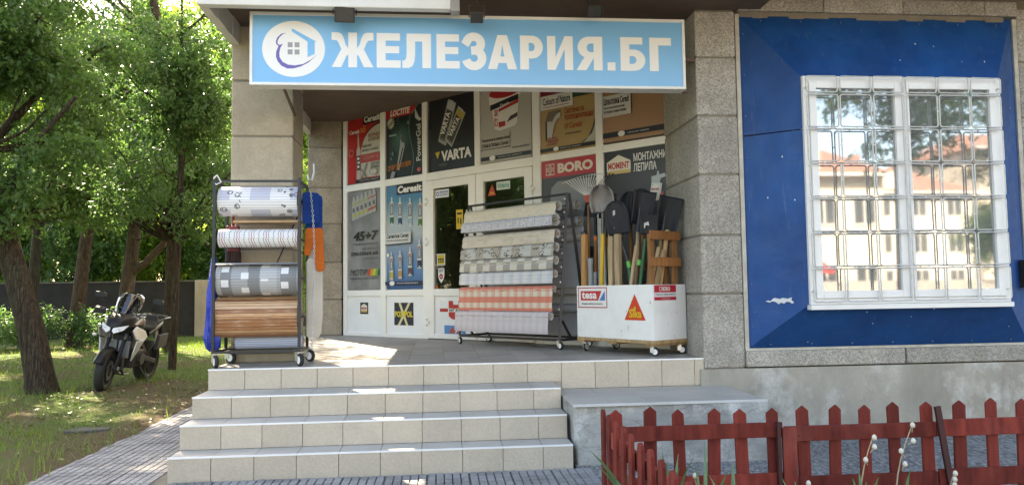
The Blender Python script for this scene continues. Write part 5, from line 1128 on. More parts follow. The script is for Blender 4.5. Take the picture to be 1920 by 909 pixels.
# ------------------------------------------------------------------ motorcycle (local: +x forward, +y left, z up)
MO = empty('motorcycle', (-2.62, 5.05, .0)); tag(MO, 'black and white touring motorcycle leaning on its stand under the trees', 'motorcycle')
MO.rotation_euler = (rad(-9), 0, 0)
MO.rotation_euler = (rad(-9), 0, rad(-91)); MO.location = (-2.68, 5.18, .015)
M_mblk = plain((.014, .014, .016), .42, var=.2, spec=.3); M_mmat = plain((.03, .03, .031), .6, var=.2); M_mwhite = plain((.62, .62, .62), .3, var=.05); M_malu = plain((.20, .20, .21), .4, metal=.8); M_mred = plain((.10, .012, .018), .3); M_tyre = plain((.022, .022, .022), .8, var=.2, bump=.3, bs=60)
M_lens = glass_mat('clear lens', (.8, .82, .85), .15); M_shield = glass_mat('windshield', (.55, .56, .6), .04)
def wheel(cx, cz, r, w, parent, ntur=0.):
    ax = Vector((math.sin(ntur), math.cos(ntur), 0)); o = Vector((cx, 0, cz)); ri = r-.115 if r > .3 else r-.1
    rim_r = r-.085
    wo = MB().lathe([(rim_r, -w*.40), (rim_r+.03, -w*.5), (r-.022, -w*.46), (r-.004, -w*.22), (r, 0), (r-.004, w*.22), (r-.022, w*.46), (rim_r+.03, w*.5), (rim_r, w*.40)], o=o, ax=ax, n=36).build('wheel', M_tyre, parent, smooth=60); wo['label'] = 'black motorcycle wheel with wide tyre'
    MB().lathe([(rim_r+.004, -w*.42), (rim_r-.016, -w*.38), (rim_r-.02, 0), (rim_r-.016, w*.38), (rim_r+.004, w*.42)], o=o, ax=ax, n=36).build('rim', M_mmat, wo, smooth=60)
    sp = MB(); x, y, d = frame_of(ax)
    for k in range(10): 
        a = k*PI/5; dv = x*math.cos(a)+y*math.sin(a); dv2 = x*math.cos(a+.25)+y*math.sin(a+.25); sp.bar(o+dv*.03, o+dv2*(rim_r-.01), .022, .03)
    sp.tube(o-d*.05, o+d*.05, .045, n=14).build('spokes', M_mmat, wo)
    for s in (-1, 1):
        if r > .305 and s > 0: continue
        MB().lathe([(.08, s*.055), (.14, s*.055), (.14, s*.06), (.08, s*.06), (.08, s*.055)], o=o, ax=ax, n=24).build('brake_disc', M_malu, wo)
    return wo
ntur = -.12
wheel(.725, .30, .30, .12, MO, ntur); wheel(-.715, .31, .315, .18, MO)
# forks, fender
for s in (-1, 1):
    MB().tube((.70, s*.105, .30), (.52, s*.105, .72), .028, n=12).build('fork_leg', M_mblk, MO); MB().tube((.53, s*.105, .70), (.38, s*.105, 1.02), .024, n=12).build('fork_tube', M_malu, MO)
mb = MB(); NA, NB = 12, 7; v = []
for i in range(NA+1):
    a = rad(20+i*11)
    for j in range(NB+1):
        u = j/NB*2-1; rr_ = .325-.05*u*u*abs(u); v.append((.725+rr_*math.cos(a), u*.075, .30+rr_*math.sin(a)))
mb.add(v, [(i*(NB+1)+j, i*(NB+1)+j+1, (i+1)*(NB+1)+j+1, (i+1)*(NB+1)+j) for i in range(NA) for j in range(NB)]); o = mb.build('front_fender', M_mblk, MO, smooth=60); o.modifiers.new('t', 'SOLIDIFY').thickness = .004
def ring(x, hw, z0, z1, n=16, e=.6, y0=0):
    zc, h = (z0+z1)/2, (z1-z0)/2; out = []
    for k in range(n):
        a = 2*PI*k/n; c, s = math.cos(a), math.sin(a); out.append((x, y0+hw*math.copysign(abs(c)**e, c), zc+h*math.copysign(abs(s)**e, s)))
    return out
# tank, seat, tail
MB().loft([ring(.36, .10, .86, 1.02), ring(.28, .15, .82, 1.07), ring(.12, .175, .80, 1.08), ring(-.02, .15, .80, 1.03), ring(-.14, .10, .80, .93)]).build('fuel_tank', M_mblk, MO, smooth=50)
MB().loft([ring(-.08, .10, .80, .90), ring(-.2, .15, .80, .885), ring(-.42, .165, .81, .90), ring(-.52, .14, .86, .97), ring(-.78, .12, .90, .985), ring(-.86, .08, .92, .97)]).build('seat', plain((.02, .02, .02), .8), MO, smooth=50)
MB().loft([ring(-.30, .13, .70, .80), ring(-.6, .13, .76, .90), ring(-.9, .09, .84, .94), ring(-1.0, .05, .88, .93)]).build('tail', M_mblk, MO, smooth=50)
for s in (-1, 1): MB().path([(-.55, s*.13, .93), (-.62, s*.20, .99), (-.85, s*.20, 1.0), (-.98, s*.12, .98)], .012, 8).build('grab_rail', M_malu, MO)
MB().bb(-1.0, -.80, -.12, .12, 1.0, 1.015).build('luggage_rack', M_mmat, MO, bevel=.01)
# nose fairing and headlights
MB().loft([ring(.74, .05, .86, .94), ring(.70, .11, .82, 1.0), ring(.60, .17, .80, 1.06), ring(.46, .20, .80, 1.09), ring(.34, .19, .84, 1.07)]).build('nose_fairing', M_mblk, MO, smooth=50)
for s in (-1, 1):
    h = MB(); h.prism([(.015, .845), (.05, .815), (.14, .86), (.18, .935), (.07, .90), (.02, .885)], lambda a, b, d: Vector((.765-.85*a*a*3.2-d-(b-.86)*.55, s*a, b)), -.012, .02)
    h = h.build('headlight', plain((.72, .74, .78), .08, var=0), MO, bevel=.004); MB().lathe([(.001, 0), (.02, 0), (.024, .01)], o=(.745, s*.085, .868), ax=(1, 0, 0), n=14).build('bulb', plain((.75, .75, .72), .1), h)
    # white side panel, radiator cowl
    w = MB(); w.prism([(.62, .86), (.48, .92), (.20, .85), (.12, .76), (.26, .68), (.34, .56), (.42, .42), (.48, .54), (.47, .70), (.55, .78)], lambda a, b, d: Vector((a, s*(.215+.05*math.sin((b-.45)*6)-d), b)), 0, .02); w.build('side_panel', M_mwhite, MO, bevel=.006)
    r2 = MB(); r2.prism([(.60, .92), (.30, 1.0), (.14, .98), (.30, .93)], lambda a, b, d: Vector((a-.05, s*(.192-d), b)), 0, .012); r2.build('red_trim', M_mred, MO)
    MB().prism([(.50, .95), (.28, 1.03), (.26, 1.0), (.42, .935)], lambda a, b, d: Vector((a, s*(.205-d), b)), 0, .012).build('white_trim', M_mwhite, MO)
    # indicators, mirrors, bars, handguards
    MB().path([(.50, s*.18, .72), (.50, s*.30, .735)], .008, 6).build('indicator_stem', M_mblk, MO); MB().lathe([(.001, -.035), (.018, -.02), (.022, .01), (.015, .03), (.001, .034)], o=(.50, s*.325, .738), ax=(0, 1, 0), n=12).build('indicator', plain((.65, .62, .58), .15), MO, smooth=60)
    MB().path([(.30, s*.05, 1.04), (.30, s*.20, 1.08), (.24, s*.40, 1.07)], .013, 8).build('handlebar', M_malu, MO); MB().tube((.262, s*.33, 1.075), (.225, s*.45, 1.065), .018, n=10).build('grip', M_rubber, MO)
    MB().path([(.28, s*.30, 1.09), (.34, s*.36, 1.22), (.34, s*.38, 1.27)], .007, 6).build('mirror_stem', M_mblk, MO)
    MB().prism(rr(.15, .085, .03), lambda a, b, d: Vector((.335+d+a*.1, s*(.33+a), 1.245+b)), -.018, .018).build('mirror', M_mblk, MO, bevel=.008)
    MB().prism([(.33, 1.02), (.36, 1.10), (.30, 1.13), (.28, 1.04)], lambda a, b, d: Vector((a+.03, s*(.36+d), b)), -.07, .08).build('handguard', M_mmat, MO, bevel=.01)
    MB().bar((-.715, s*.12, .31), (-.18, s*.11, .42), .035, .07).build('swingarm', M_malu if s < 0 else M_mmat, MO, bevel=.006)
    MB().bar((.32, s*.13, .92), (-.2, s*.15, .48), .03, .06).build('frame_beam', M_mmat, MO, bevel=.006)
    MB().path([(-.15, s*.16, .36), (-.15, s*.24, .36)], .012, 6).build('footpeg', M_rubber, MO)
    MB().prism([(-.42, .52), (-.78, .56), (-.82, .76), (-.46, .74)], lambda a, b, d: Vector((a, s*(.20+d), b)), -.02, .03).build('pannier_mount', M_mmat, MO, bevel=.008)
# windshield
v = []; NA, NB = 8, 10
for i in range(NA+1):
    t = i/NA
    for j in range(NB+1):
        u = j/NB*2-1; wdt = (.13+.06*math.sin(t*PI*.75))*(1 if t < .85 else 1-(t-.85)*1.6); v.append((.56-.20*t-.13*u*u, u*wdt, 1.02+.36*t-.025*u*u*t))
o = MB().add(v, [(i*(NB+1)+j, i*(NB+1)+j+1, (i+1)*(NB+1)+j+1, (i+1)*(NB+1)+j) for i in range(NA) for j in range(NB)]).build('windshield', M_shield, MO, smooth=60); o.modifiers.new('t', 'SOLIDIFY').thickness = .004
MB().bb(.36, .40, -.09, .09, 1.06, 1.15).build('instrument', plain((.02, .03, .10), .2), MO, bevel=.008)
# engine, radiator, exhaust, plate, stand
for y0, y1 in ((-.165, -.01), (.01, .165)): MB().bb(.43, .47, y0, y1, .46, .70).build('radiator', plain((.20, .21, .22), .5, var=.2, vs=60), MO, bevel=.008)
en = MB().bb(-.12, .30, -.17, .17, .30, .56).bb(.08, .34, -.14, .14, .56, .78).build('engine', M_mmat, MO, bevel=.03, seg=3)
for s in (-1, 1): MB().tube((.04, s*.15, .42), (.04, s*.215, .42), .085, n=18).build('engine_cover', plain((.05, .05, .052), .45), en)
for y in (-.09, 0, .09): MB().path([(.33, y, .62), (.43, y, .50), (.40, y, .28), (.25, y*.6, .20), (0, y*.3, .18)], .02, 8).build('exhaust_pipe', M_malu, MO)
MB().path([(0, -.1, .18), (-.25, -.18, .22), (-.55, -.21, .34)], [.03, .045, .05], 12).build('muffler', M_mmat, MO)
MB().bar((-.92, 0, .86), (-1.02, 0, .60), .14, .012, up=(0, 1, 0)).build('licence_plate', M_mwhite, MO); MB().loft([ring(-.95, .07, .80, .9), ring(-1.04, .06, .66, .70)]).build('rear_fender', M_mmat, MO)
MB().tube((-.05, .16, .30), (-.08, .33, .045), .012, n=8).build('side_stand', M_mmat, MO)
MB().lathe([(.24, -.07), (.30, -.06), (.335, 0), (.30, .06)], o=(-.715, 0, .31), ax=(0, 1, 0), n=20)
bpy.context.view_layer.update()

# ------------------------------------------------------------------ boundary wall, slab, stone
W_ = MB().bb(-22, -5.56, 18, 18.42, -.05, 1.72).build('boundary_wall', plain((.022, .020, .019), .9, var=.5, vs=3, bump=.4, bs=10)); tag(W_, 'long low blackened boundary wall behind the motorcycle', 'wall')
MB().bb(-22, -5.5, 17.97, 18.45, 1.722, 1.765).build('coping', plain((.12, .11, .09), .9, var=.4), W_)
MB().bb(-5.555, -5.13, 17.95, 18.9, -.05, 1.77).build('end_block', concrete('pale plaster', (.56, .48, .38), .4, .3, .6), W_, bevel=.02)
SLX, SLY = -1.47, 1.22
s_ = MB().prism([(-.5, -.10), (-.1, -.16), (.2, -.1), (.5, -.06), (.42, .10), (.05, .06), (-.2, .14), (-.42, .06)], lambda a, b, d: Vector((SLX+a*.42, SLY+b*.9, d)), -.02, .045).build('stone_slab', concrete('grey stone', (.13, .12, .105), .3), bevel=.012); tag(s_, 'flat grey stone slab lying in the grass beside the path', 'stone')

# ------------------------------------------------------------------ grass, litter
def leaf_mat(name, a, b, trans=.5, tcol=None, rough=.36):
    n = Nt(name); g = n.n('NewGeometry').outputs['Random Per Island']; c = n.mix(g, a, b)
    c = n.mix(n.mr(n.noise(.55, 2), .35, .65, 0, .45), c, tuple(x*.55 for x in a))
    n.fin(c, rough, 0, .4); t = n.n('BsdfTranslucent'); n.put(n.mix(.75, c, tcol or (b[0]*2.6, b[1]*2.2, b[2]*.8)), t.inputs[0]); x = n.n('MixShader'); x.inputs[0].default_value = trans
    n.t.links.new(n.b.outputs[0], x.inputs[1]); n.t.links.new(t.outputs[0], x.inputs[2]); n.t.links.new(x.outputs[0], n.out.inputs[0]); return n.mat
def np_mesh(name, V, nv, mat, quads=True):
    """V (N,k,3) polygons of k corners"""
    N, k = V.shape[:2]; m = bpy.data.meshes.new(name); m.vertices.add(N*k); m.vertices.foreach_set('co', V.reshape(-1).astype(np.float32)); m.loops.add(N*k); m.loops.foreach_set('vertex_index', np.arange(N*k, dtype=np.int32))
    m.polygons.add(N); m.polygons.foreach_set('loop_start', np.arange(0, N*k, k, dtype=np.int32)); m.materials.append(mat); m.update(calc_edges=True); return m
N = 90000
x = RNG.uniform(-9, -.95, N); y = RNG.uniform(-3, 17.5, N)
lz = lambda x, y: (np.sin(x*1.7+y*.9)*.5+np.sin(x*.63-y*1.31+2)*.5+np.sin(x*4.1+y*3.3)*.18)*.022+.03
dens = .5+.5*np.sin(x*2.1+1.3*np.sin(y*1.1))*np.sin(y*1.6+x*.7); front = np.clip((3.6-y)/2.2, 0, 1)*np.clip((-1.2-x)/.8, .12, 1)
back = np.clip((y-9)/4, 0, 1)*np.clip((x+6.5)/2, 0, 1)
p_ = np.clip(.10+dens*.16+front*.75+back*.45, 0, 1); near_soil = (x > -2.9) & (y > 1.2) & (y < 5) ; p_ = np.where(near_soil, p_*.30, p_)
k = RNG.random(N) < p_; x, y = x[k], y[k]; n = len(x); h = RNG.uniform(.035, .12, n)*(1+.5*RNG.random(n)); an = RNG.uniform(0, 2*np.pi, n); w = RNG.uniform(.002, .005, n)*1.3; z0 = lz(x, y)
dx, dy = np.cos(an), np.sin(an); lx, ly = RNG.normal(0, .45, n)*h, RNG.normal(0, .45, n)*h
V = np.stack([np.stack([x-dx*w, y-dy*w, z0-.02], 1), np.stack([x+dx*w, y+dy*w, z0-.02], 1), np.stack([x+lx, y+ly, z0+h], 1)], 1)
M_grass = leaf_mat('grass blades', (.055, .13, .03), (.125, .215, .055), .4)
tag(link('grass', np_mesh('grass', V, 3, M_grass)), 'short uneven grass growing between trees and path', 'grass', kind='stuff')
N = 9000; x = RNG.uniform(-8, -.6, N); y = RNG.uniform(-1, 15, N); k = (RNG.random(N) < np.where((x > -3.2) & (y > .8) & (y < 6), .9, .25)) & (x < -.92); x, y = x[k], y[k]; n = len(x)
s = RNG.uniform(.012, .032, n); an = RNG.uniform(0, 6.28, n); c, d = np.cos(an), np.sin(an); z0 = lz(x, y)+RNG.uniform(0.004, .016, n); tl = RNG.normal(0, .008, (4, n))
V = np.stack([np.stack([x+c*s, y+d*s, z0+tl[0]], 1), np.stack([x-d*s*.5, y+c*s*.5, z0+tl[1]], 1), np.stack([x-c*s, y-d*s, z0+tl[2]], 1), np.stack([x+d*s*.5, y-c*s*.5, z0+tl[3]], 1)], 1)
M_litter = leaf_mat('dry leaves', (.11, .075, .035), (.28, .21, .11), .15, (.3, .2, .1)); tag(link('leaf_litter', np_mesh('leaf_litter', V, 4, M_litter)), 'dry brown leaf litter scattered along the path edge', 'leaf litter', kind='stuff')

# ------------------------------------------------------------------ trees
def bark(name, col):
    n = Nt(name); h = n.noise(5, 7, sc=(5, 5, .9), rough=.65); v = n.vor(9, 'DISTANCE_TO_EDGE', vec=n.co('Object', (3.4, 3.4, .6)))
    c = n.mix(n.mr(h, .35, .68), tuple(x*.45 for x in col), tuple(x*1.25 for x in col)); c = n.mix(n.mr(v, 0, .10, .4, 0), c, tuple(x*.3 for x in col)); c = n.mix(n.mr(n.noise(1.3, 4), .5, .7, 0, .35), c, (.09, .10, .06))
    n.bump(n.m('ADD', h, n.mr(v, 0, .15, 0, .5)), .9, .04); return n.fin(c, .95, 0, .15)
M_bark = bark('bark', (.085, .066, .048)); M_barkr = bark('reddish bark', (.135, .092, .066))
LM = [leaf_mat('mid green leaves', (.062, .125, .038), (.115, .20, .068), .48, (.20, .37, .08)), leaf_mat('dark leaves', (.052, .108, .036), (.10, .178, .062), .48, (.17, .33, .075)), leaf_mat('bright leaves', (.09, .17, .03), (.15, .25, .045), .62, (.38, .56, .08))]
def leaves(blobs, n, size, rng, drop=.35, aspect=.5):
    """blobs: (cx,cy,cz,rx,ry,rz) clumps; leaves lie along little twigs so that they gather in sprays"""
    wts = np.array([b[3]*b[4]*b[5] for b in blobs])**.75; wts /= wts.sum(); per = 14; nt = n//per
    bi = rng.choice(len(blobs), nt, p=wts); B_ = np.array(blobs)[bi]; d = rng.normal(size=(nt, 3)); d /= np.linalg.norm(d, axis=1)[:, None]
    rr_ = rng.uniform(.25, 1, nt)**.45; c = B_[:, :3]+d*rr_[:, None]*B_[:, 3:]*(1+rng.normal(0, .10, (nt, 1)))
    tw = d*.7+rng.normal(0, .6, (nt, 3)); tw[:, 2] -= drop; tw /= np.linalg.norm(tw, axis=1)[:, None]; L = size*rng.uniform(2.5, 5, nt)
    t = rng.uniform(-.5, .6, (nt, per)); P = c[:, None, :]+tw[:, None, :]*(t*L[:, None])[..., None]+rng.normal(0, size*.45, (nt, per, 3)); P = P.reshape(-1, 3); m = len(P)
    a = np.repeat(tw, per, 0)*.5+rng.normal(0, .6, (m, 3)); a[:, 2] -= .25; a /= np.linalg.norm(a, axis=1)[:, None]
    up = rng.normal(0, .5, (m, 3)); up[:, 2] += 1; s_ = np.cross(a, up); s_ /= np.linalg.norm(s_, axis=1)[:, None]+1e-6; nn = np.cross(s_, a)
    l = size*rng.uniform(.6, 1.25, m)[:, None]; w = l*aspect*.5; bend = l*rng.uniform(-.15, .15, (m, 1))
    return np.stack([P-a*l*.5, P-a*l*.05+s_*w+nn*bend, P+a*l*.55, P-a*l*.05-s_*w+nn*bend], 1)
def tree(name, label, trunk, limbs, blobs, n, size, lm, bark=None, seed=0, group='trees left of the shop', cat='tree', drop=.35, r0=.15):
    rng = np.random.default_rng(seed+100); base = trunk[0][0]; o = empty(name, base); tag(o, label, cat, group); O = Vector(base)
    MB().path([Vector(p)-O for p, r in trunk], [r for p, r in trunk], 12).build('trunk', bark or M_bark, o, smooth=60)
    for lb in limbs: MB().path([Vector(p)-O for p, r in lb], [r for p, r in lb], 8).build('limb', bark or M_bark, o, smooth=60)
    # twigs reach from the upper trunk into each clump
    tm = MB(); tp = Vector(trunk[-1][0]); mid = Vector(trunk[len(trunk)//2][0])
    for b in blobs:
        c = Vector(b[:3]); s = min((Vector(p) for p, r in trunk[1:]), key=lambda q: (q-c).length+max(0, q.z-c.z)*2); k = s.lerp(c, .5)+Vector((0, 0, -.12*(c-s).length)); tm.path([s-O, k-O, c-O], [.03*r0/.15, .02*r0/.15, .007], 5)
        for q in range(3):
            e = c+Vector(rng.normal(0, .55, 3)*np.array(b[3:])); tm.path([k.lerp(c, .6)-O, k.lerp(e, .7)-O, e-O], [.012, .008, .004], 4)
    t_ = tm.build('branches', bark or M_bark, o); t_['kind'] = 'stuff'
    V = leaves(blobs, n, size, rng, drop)-np.array(O)
    c = link('crown', np_mesh('crown', V, 4, lm), o); return o
def crown(cx, cy, cz, rx, ry, rz, k, rng, br=(.5, 1.0)):
    out = []
    for i in range(k):
        d = rng.normal(size=3); d /= np.linalg.norm(d); q = rng.uniform(.2, .85); r = rng.uniform(*br); out.append((cx+d[0]*q*rx, cy+d[1]*q*ry, cz+d[2]*q*rz, r, r, r*.6))
    return out
rg = np.random.default_rng(42)
# near leaning tree
tree('leaning_tree', 'thick leaning tree trunk nearest the path at the left edge', [((-3.43, 4.4, -.05), .23), ((-3.47, 4.4, .25), .185), ((-3.60, 4.4, .9), .165), ((-3.80, 4.4, 1.6), .155), ((-4.0, 4.45, 2.2), .15), ((-4.35, 4.6, 3.4), .13), ((-4.6, 4.8, 4.8), .10), ((-4.7, 4.9, 6.2), .05)],
     [[((-4.1, 4.5, 2.6), .07), ((-3.6, 4.2, 3.3), .05), ((-2.9, 4.0, 4.0), .025)], [((-4.35, 4.6, 3.4), .07), ((-4.0, 5.2, 4.3), .05), ((-3.2, 5.6, 5.2), .02)]],
     crown(-4.4, 4.6, 5.0, 2.4, 2.2, 2.2, 34, rg, (.3, .65))+[(-3.7, 4.1, 2.75, .55, .5, .3), (-4.3, 4.2, 2.5, .5, .5, .3), (-3.1, 4.2, 3.2, .6, .5, .3), (-3.9, 4.0, 2.35, .35, .3, .3), (-4.6, 4.8, 2.9, .6, .5, .35), (-5.2, 5.4, 2.6, .6, .5, .35), (-4.9, 6.2, 3.2, .6, .5, .35)], 40000, .095, LM[0], M_bark, 1)
tree('slender_tree', 'slender straight tree standing right behind the motorcycle', [((-2.67, 7.2, -.05), .085), ((-2.66, 7.2, .1), .07), ((-2.62, 7.2, 1.3), .06), ((-2.57, 7.2, 2.6), .055), ((-2.55, 7.25, 4.5), .045), ((-2.6, 7.3, 6.0), .03), ((-2.6, 7.3, 7.0), .012)],
     [[((-2.58, 7.2, 2.3), .03), ((-2.1, 7.0, 3.0), .02), ((-1.6, 6.8, 3.4), .01)]], crown(-2.6, 7.3, 4.9, 1.9, 1.8, 2.1, 44, rg, (.3, .65))+[(-3.3, 7.0, 3.2, .6, .6, .4), (-3.8, 7.2, 2.9, .5, .5, .35), (-2.9, 7.1, 2.9, .6, .6, .35), (-2.0, 7.1, 3.0, .6, .5, .35), (-1.6, 7.2, 3.6, .6, .6, .4)]+[(-2.2, 7.0, 2.6, .5, .5, .3), (-1.9, 7.2, 6.7, .32, .35, .2), (-2.35, 7.3, 6.9, .3, .3, .2), (-2.1, 7.1, 6.35, .3, .3, .25), (-1.75, 7.2, 7.05, .25, .3, .15)], 29000, .085, LM[1], M_bark, 2, r0=.1)  # topmost small clumps added out of view to break up the porch sun patch
tree('tall_tree', 'tall tree whose dark upper trunk shows among leaves at far left', [((-6.6, 8.2, -.05), .22), ((-6.55, 8.2, .2), .17), ((-6.5, 8.3, 3.0), .15), ((-6.45, 8.3, 6.0), .14), ((-6.3, 8.4, 9.0), .08), ((-6.2, 8.4, 11.5), .03)],
     [[((-6.5, 8.3, 3.9), .07), ((-5.6, 8.0, 4.9), .04), ((-4.6, 7.8, 5.4), .02)], [((-6.48, 8.3, 4.6), .07), ((-7.2, 8.1, 5.6), .04), ((-7.9, 8.0, 6.2), .02)]],
     crown(-6.4, 8.3, 8.0, 3.0, 2.8, 3.4, 32, rg, (.35, .7))+crown(-5.2, 8.6, 3.7, 2.6, 1.4, 1.1, 44, rg, (.35, .6)), 38000, .10, LM[0], M_barkr, 3)
tree('reddish_tree', 'reddish barked tree leaning right before the black wall', [((-7.32, 14, -.05), .25), ((-7.30, 14, .2), .2), ((-7.22, 14, 1.2), .17), ((-7.03, 14, 3.1), .15), ((-6.7, 14.1, 5.5), .12), ((-6.4, 14.2, 8.5), .06)], [[((-7.0, 14, 3.2), .06), ((-7.8, 13.8, 4.5), .04), ((-8.6, 13.6, 5.2), .02)]],
     crown(-6.8, 14, 6.5, 3.2, 2.5, 3.6, 38, rg, (.5, .9))+[(-7.4, 13.6, 3.6, .8, .7, .4), (-6.4, 13.5, 3.4, .8, .7, .4)], 22000, .13, LM[0], M_barkr, 4)
tree('forked_tree', 'forked tree with a thick limb rising right behind the motorcycle', [((-6.13, 14, -.05), .26), ((-6.12, 14, .2), .21), ((-6.06, 14, 1.3), .18), ((-5.90, 14, 2.7), .16), ((-5.75, 14, 4.2), .14), ((-5.6, 14.1, 7.0), .08), ((-5.5, 14.1, 9.5), .03)], [[((-5.98, 14, 1.9), .13), ((-5.55, 13.9, 2.15), .10), ((-5.1, 13.8, 2.6), .085), ((-4.75, 13.7, 3.4), .07), ((-4.5, 13.7, 5.0), .04)]],
     crown(-5.3, 14, 7.0, 3.0, 2.5, 3.6, 38, rg, (.5, .9))+[(-5.6, 13.5, 3.7, .8, .7, .4), (-4.6, 13.4, 3.5, .8, .7, .4)], 22000, .13, LM[2], M_barkr, 5)
tree('grey_tree', 'narrow tree trunk in shade before the black wall, far left', [((-8.75, 14.5, -.05), .18), ((-8.6, 14.5, 1.2), .14), ((-8.5, 14.5, 3.0), .12), ((-8.3, 14.5, 7.0), .06)], [], crown(-8.6, 14.5, 6.0, 2.6, 2.2, 3.4, 34, rg, (.6, 1.1)), 16000, .13, LM[2], M_bark, 6)
tree('path_shade_tree', 'tall tree added behind the slender trunk, high crown shading the path', [((-4.15, 11.5, -.05), .16), ((-4.1, 11.5, 2.5), .12), ((-4.3, 11.4, 7), .10), ((-5.4, 11, 12), .05)], [], crown(-6.4, 11, 11.0, 2.2, 2.2, 2.4, 30, rg, (.4, .8))+crown(-4.2, 11.0, 4.3, 2.6, 1.3, 1.6, 46, rg, (.4, .7)), 36000, .11, LM[0], M_bark, 7)  # tree added to shade the path; its upper crown is out of view
BGP = [(-6.5, 23.5, 'background tree over the wall end nearest the shop', 2), (-9.5, 24.5, 'background tree behind the forked trunk', 2), (-12.8, 23.5, 'background tree behind the reddish trunk', 0), (-15.8, 25, 'background tree over the wall at the far left', 2), (-3.6, 25.0, 'background tree glimpsed between the pillars', 2), (-8.0, 31, 'far sunlit tree behind the middle of the wall', 2), (-12.0, 32, 'far sunlit tree behind the left of the wall', 2), (-17, 32, 'far sunlit tree at the left edge behind others', 2), (-10.5, 41, 'tallest far tree showing through the middle gap', 0), (-16.5, 42, 'tallest far tree showing through the left gap', 0), (-21, 40, 'tall far tree beyond the left picture edge', 0)]
for k, (x, y, lb, li) in enumerate(BGP):
    H = 12+rg.uniform(-1, 1.5)+(8.5 if y > 39 else -2 if y > 30 else 0); tree('background_tree', lb, [((x, y, -.05), .3), ((x+.1, y, 3), .22), ((x+.2, y, H*.6), .14), ((x+.1, y, H*.9), .04)], [[((x+.1, y, 3), .1), ((x+1.2, y-.3, 5), .07), ((x+1.9, y-.3, 8), .03)]],
        crown(x, y, H*.55, 3.2, 2.6, H*.46, 40, rg, (.6, 1.2)), 24000, .17, LM[li if y < 39 else 1], M_bark, 20+k, 'trees beyond the wall')
for k, (x, y, lb) in enumerate(((-5.2, 20.5, 'bushy undergrowth tree behind the pale wall end'), (-7.6, 21, 'bushy undergrowth tree behind the wall, right of forked trunk'), (-10.2, 20.5, 'bushy undergrowth tree behind the wall between trunks'), (-12.8, 21, 'bushy undergrowth tree behind the wall, left of reddish trunk'), (-15.4, 20.6, 'bushy undergrowth tree behind the wall at left edge'), (-2.9, 19, 'bushy undergrowth tree beside the building corner'), (-8.6, 27.5, 'low far tree filling the gap behind the forked trunk'), (-12.0, 27.5, 'low far tree filling the gap behind the reddish trunk'), (-16.0, 27.5, 'low far tree at the left behind the wall'), (-5.4, 28, 'low far tree right of the forked trunk'))):
    tree('undergrowth_tree', lb, [((x, y, -.05), .10), ((x+.1, y, 1.5), .07), ((x+.2, y, 4), .03)], [], crown(x, y, 3.1, 1.7, 1.0, 2.6, 26, rg, (.6, 1.0)), 15000, .15, LM[2 if k % 2 else 0], M_bark, 40+k, 'undergrowth behind the wall', r0=.08)
for k, (x, y, lb) in enumerate(((-10.5, 3.2, 'garden tree out to the left, mirrored in the door glass'), (-12.5, 6, 'second garden tree out to the left, mirrored in the doors'), (-14.5, .5, 'third garden tree out to the left near the street'))):
    tree('garden_tree', lb, [((x, y, -.05), .2), ((x+.1, y, 2), .15), ((x+.2, y, 6), .05)], [], crown(x, y, 3.8, 2.6, 3.0, 3.6, 60, rg, (.8, 1.3)), 22000, .17, LM[0], M_bark, 50+k, 'garden trees to the left')
# under-storey shrubs in front of the wall
for k, (x, y, h, lb) in enumerate(((-8.3, 13.6, 1.0, 'leafy shrub left of the reddish trunk'), (-7.0, 13.4, .8, 'leafy shrub right of the reddish trunk'), (-9.6, 13.0, 1.2, 'dark shrub behind the leaning tree at left edge'), (-6.6, 15.6, .8, 'low shrub in front of the black wall behind motorcycle'))):
    o = empty('shrub', (x, y, 0)); tag(o, lb, 'shrub', 'shrubs by the black wall'); st = MB()
    for q in range(7): e = Vector((rg.normal(0, .4), rg.normal(0, .3), h*rg.uniform(.6, 1))); st.path([(0, 0, 0), e*.5+Vector((0, 0, .1)), e], [.012, .008, .004], 5)
    t_ = st.build('stems', M_bark, o); t_['kind'] = 'stuff'
    V = leaves([(rg.normal(0, .4), rg.normal(0, .3), h*rg.uniform(.35, .9), .35, .3, .28) for q in range(9)], 3000, .085, np.random.default_rng(70+k), .2); link('crown', np_mesh('crown', V, 4, LM[1]), o)
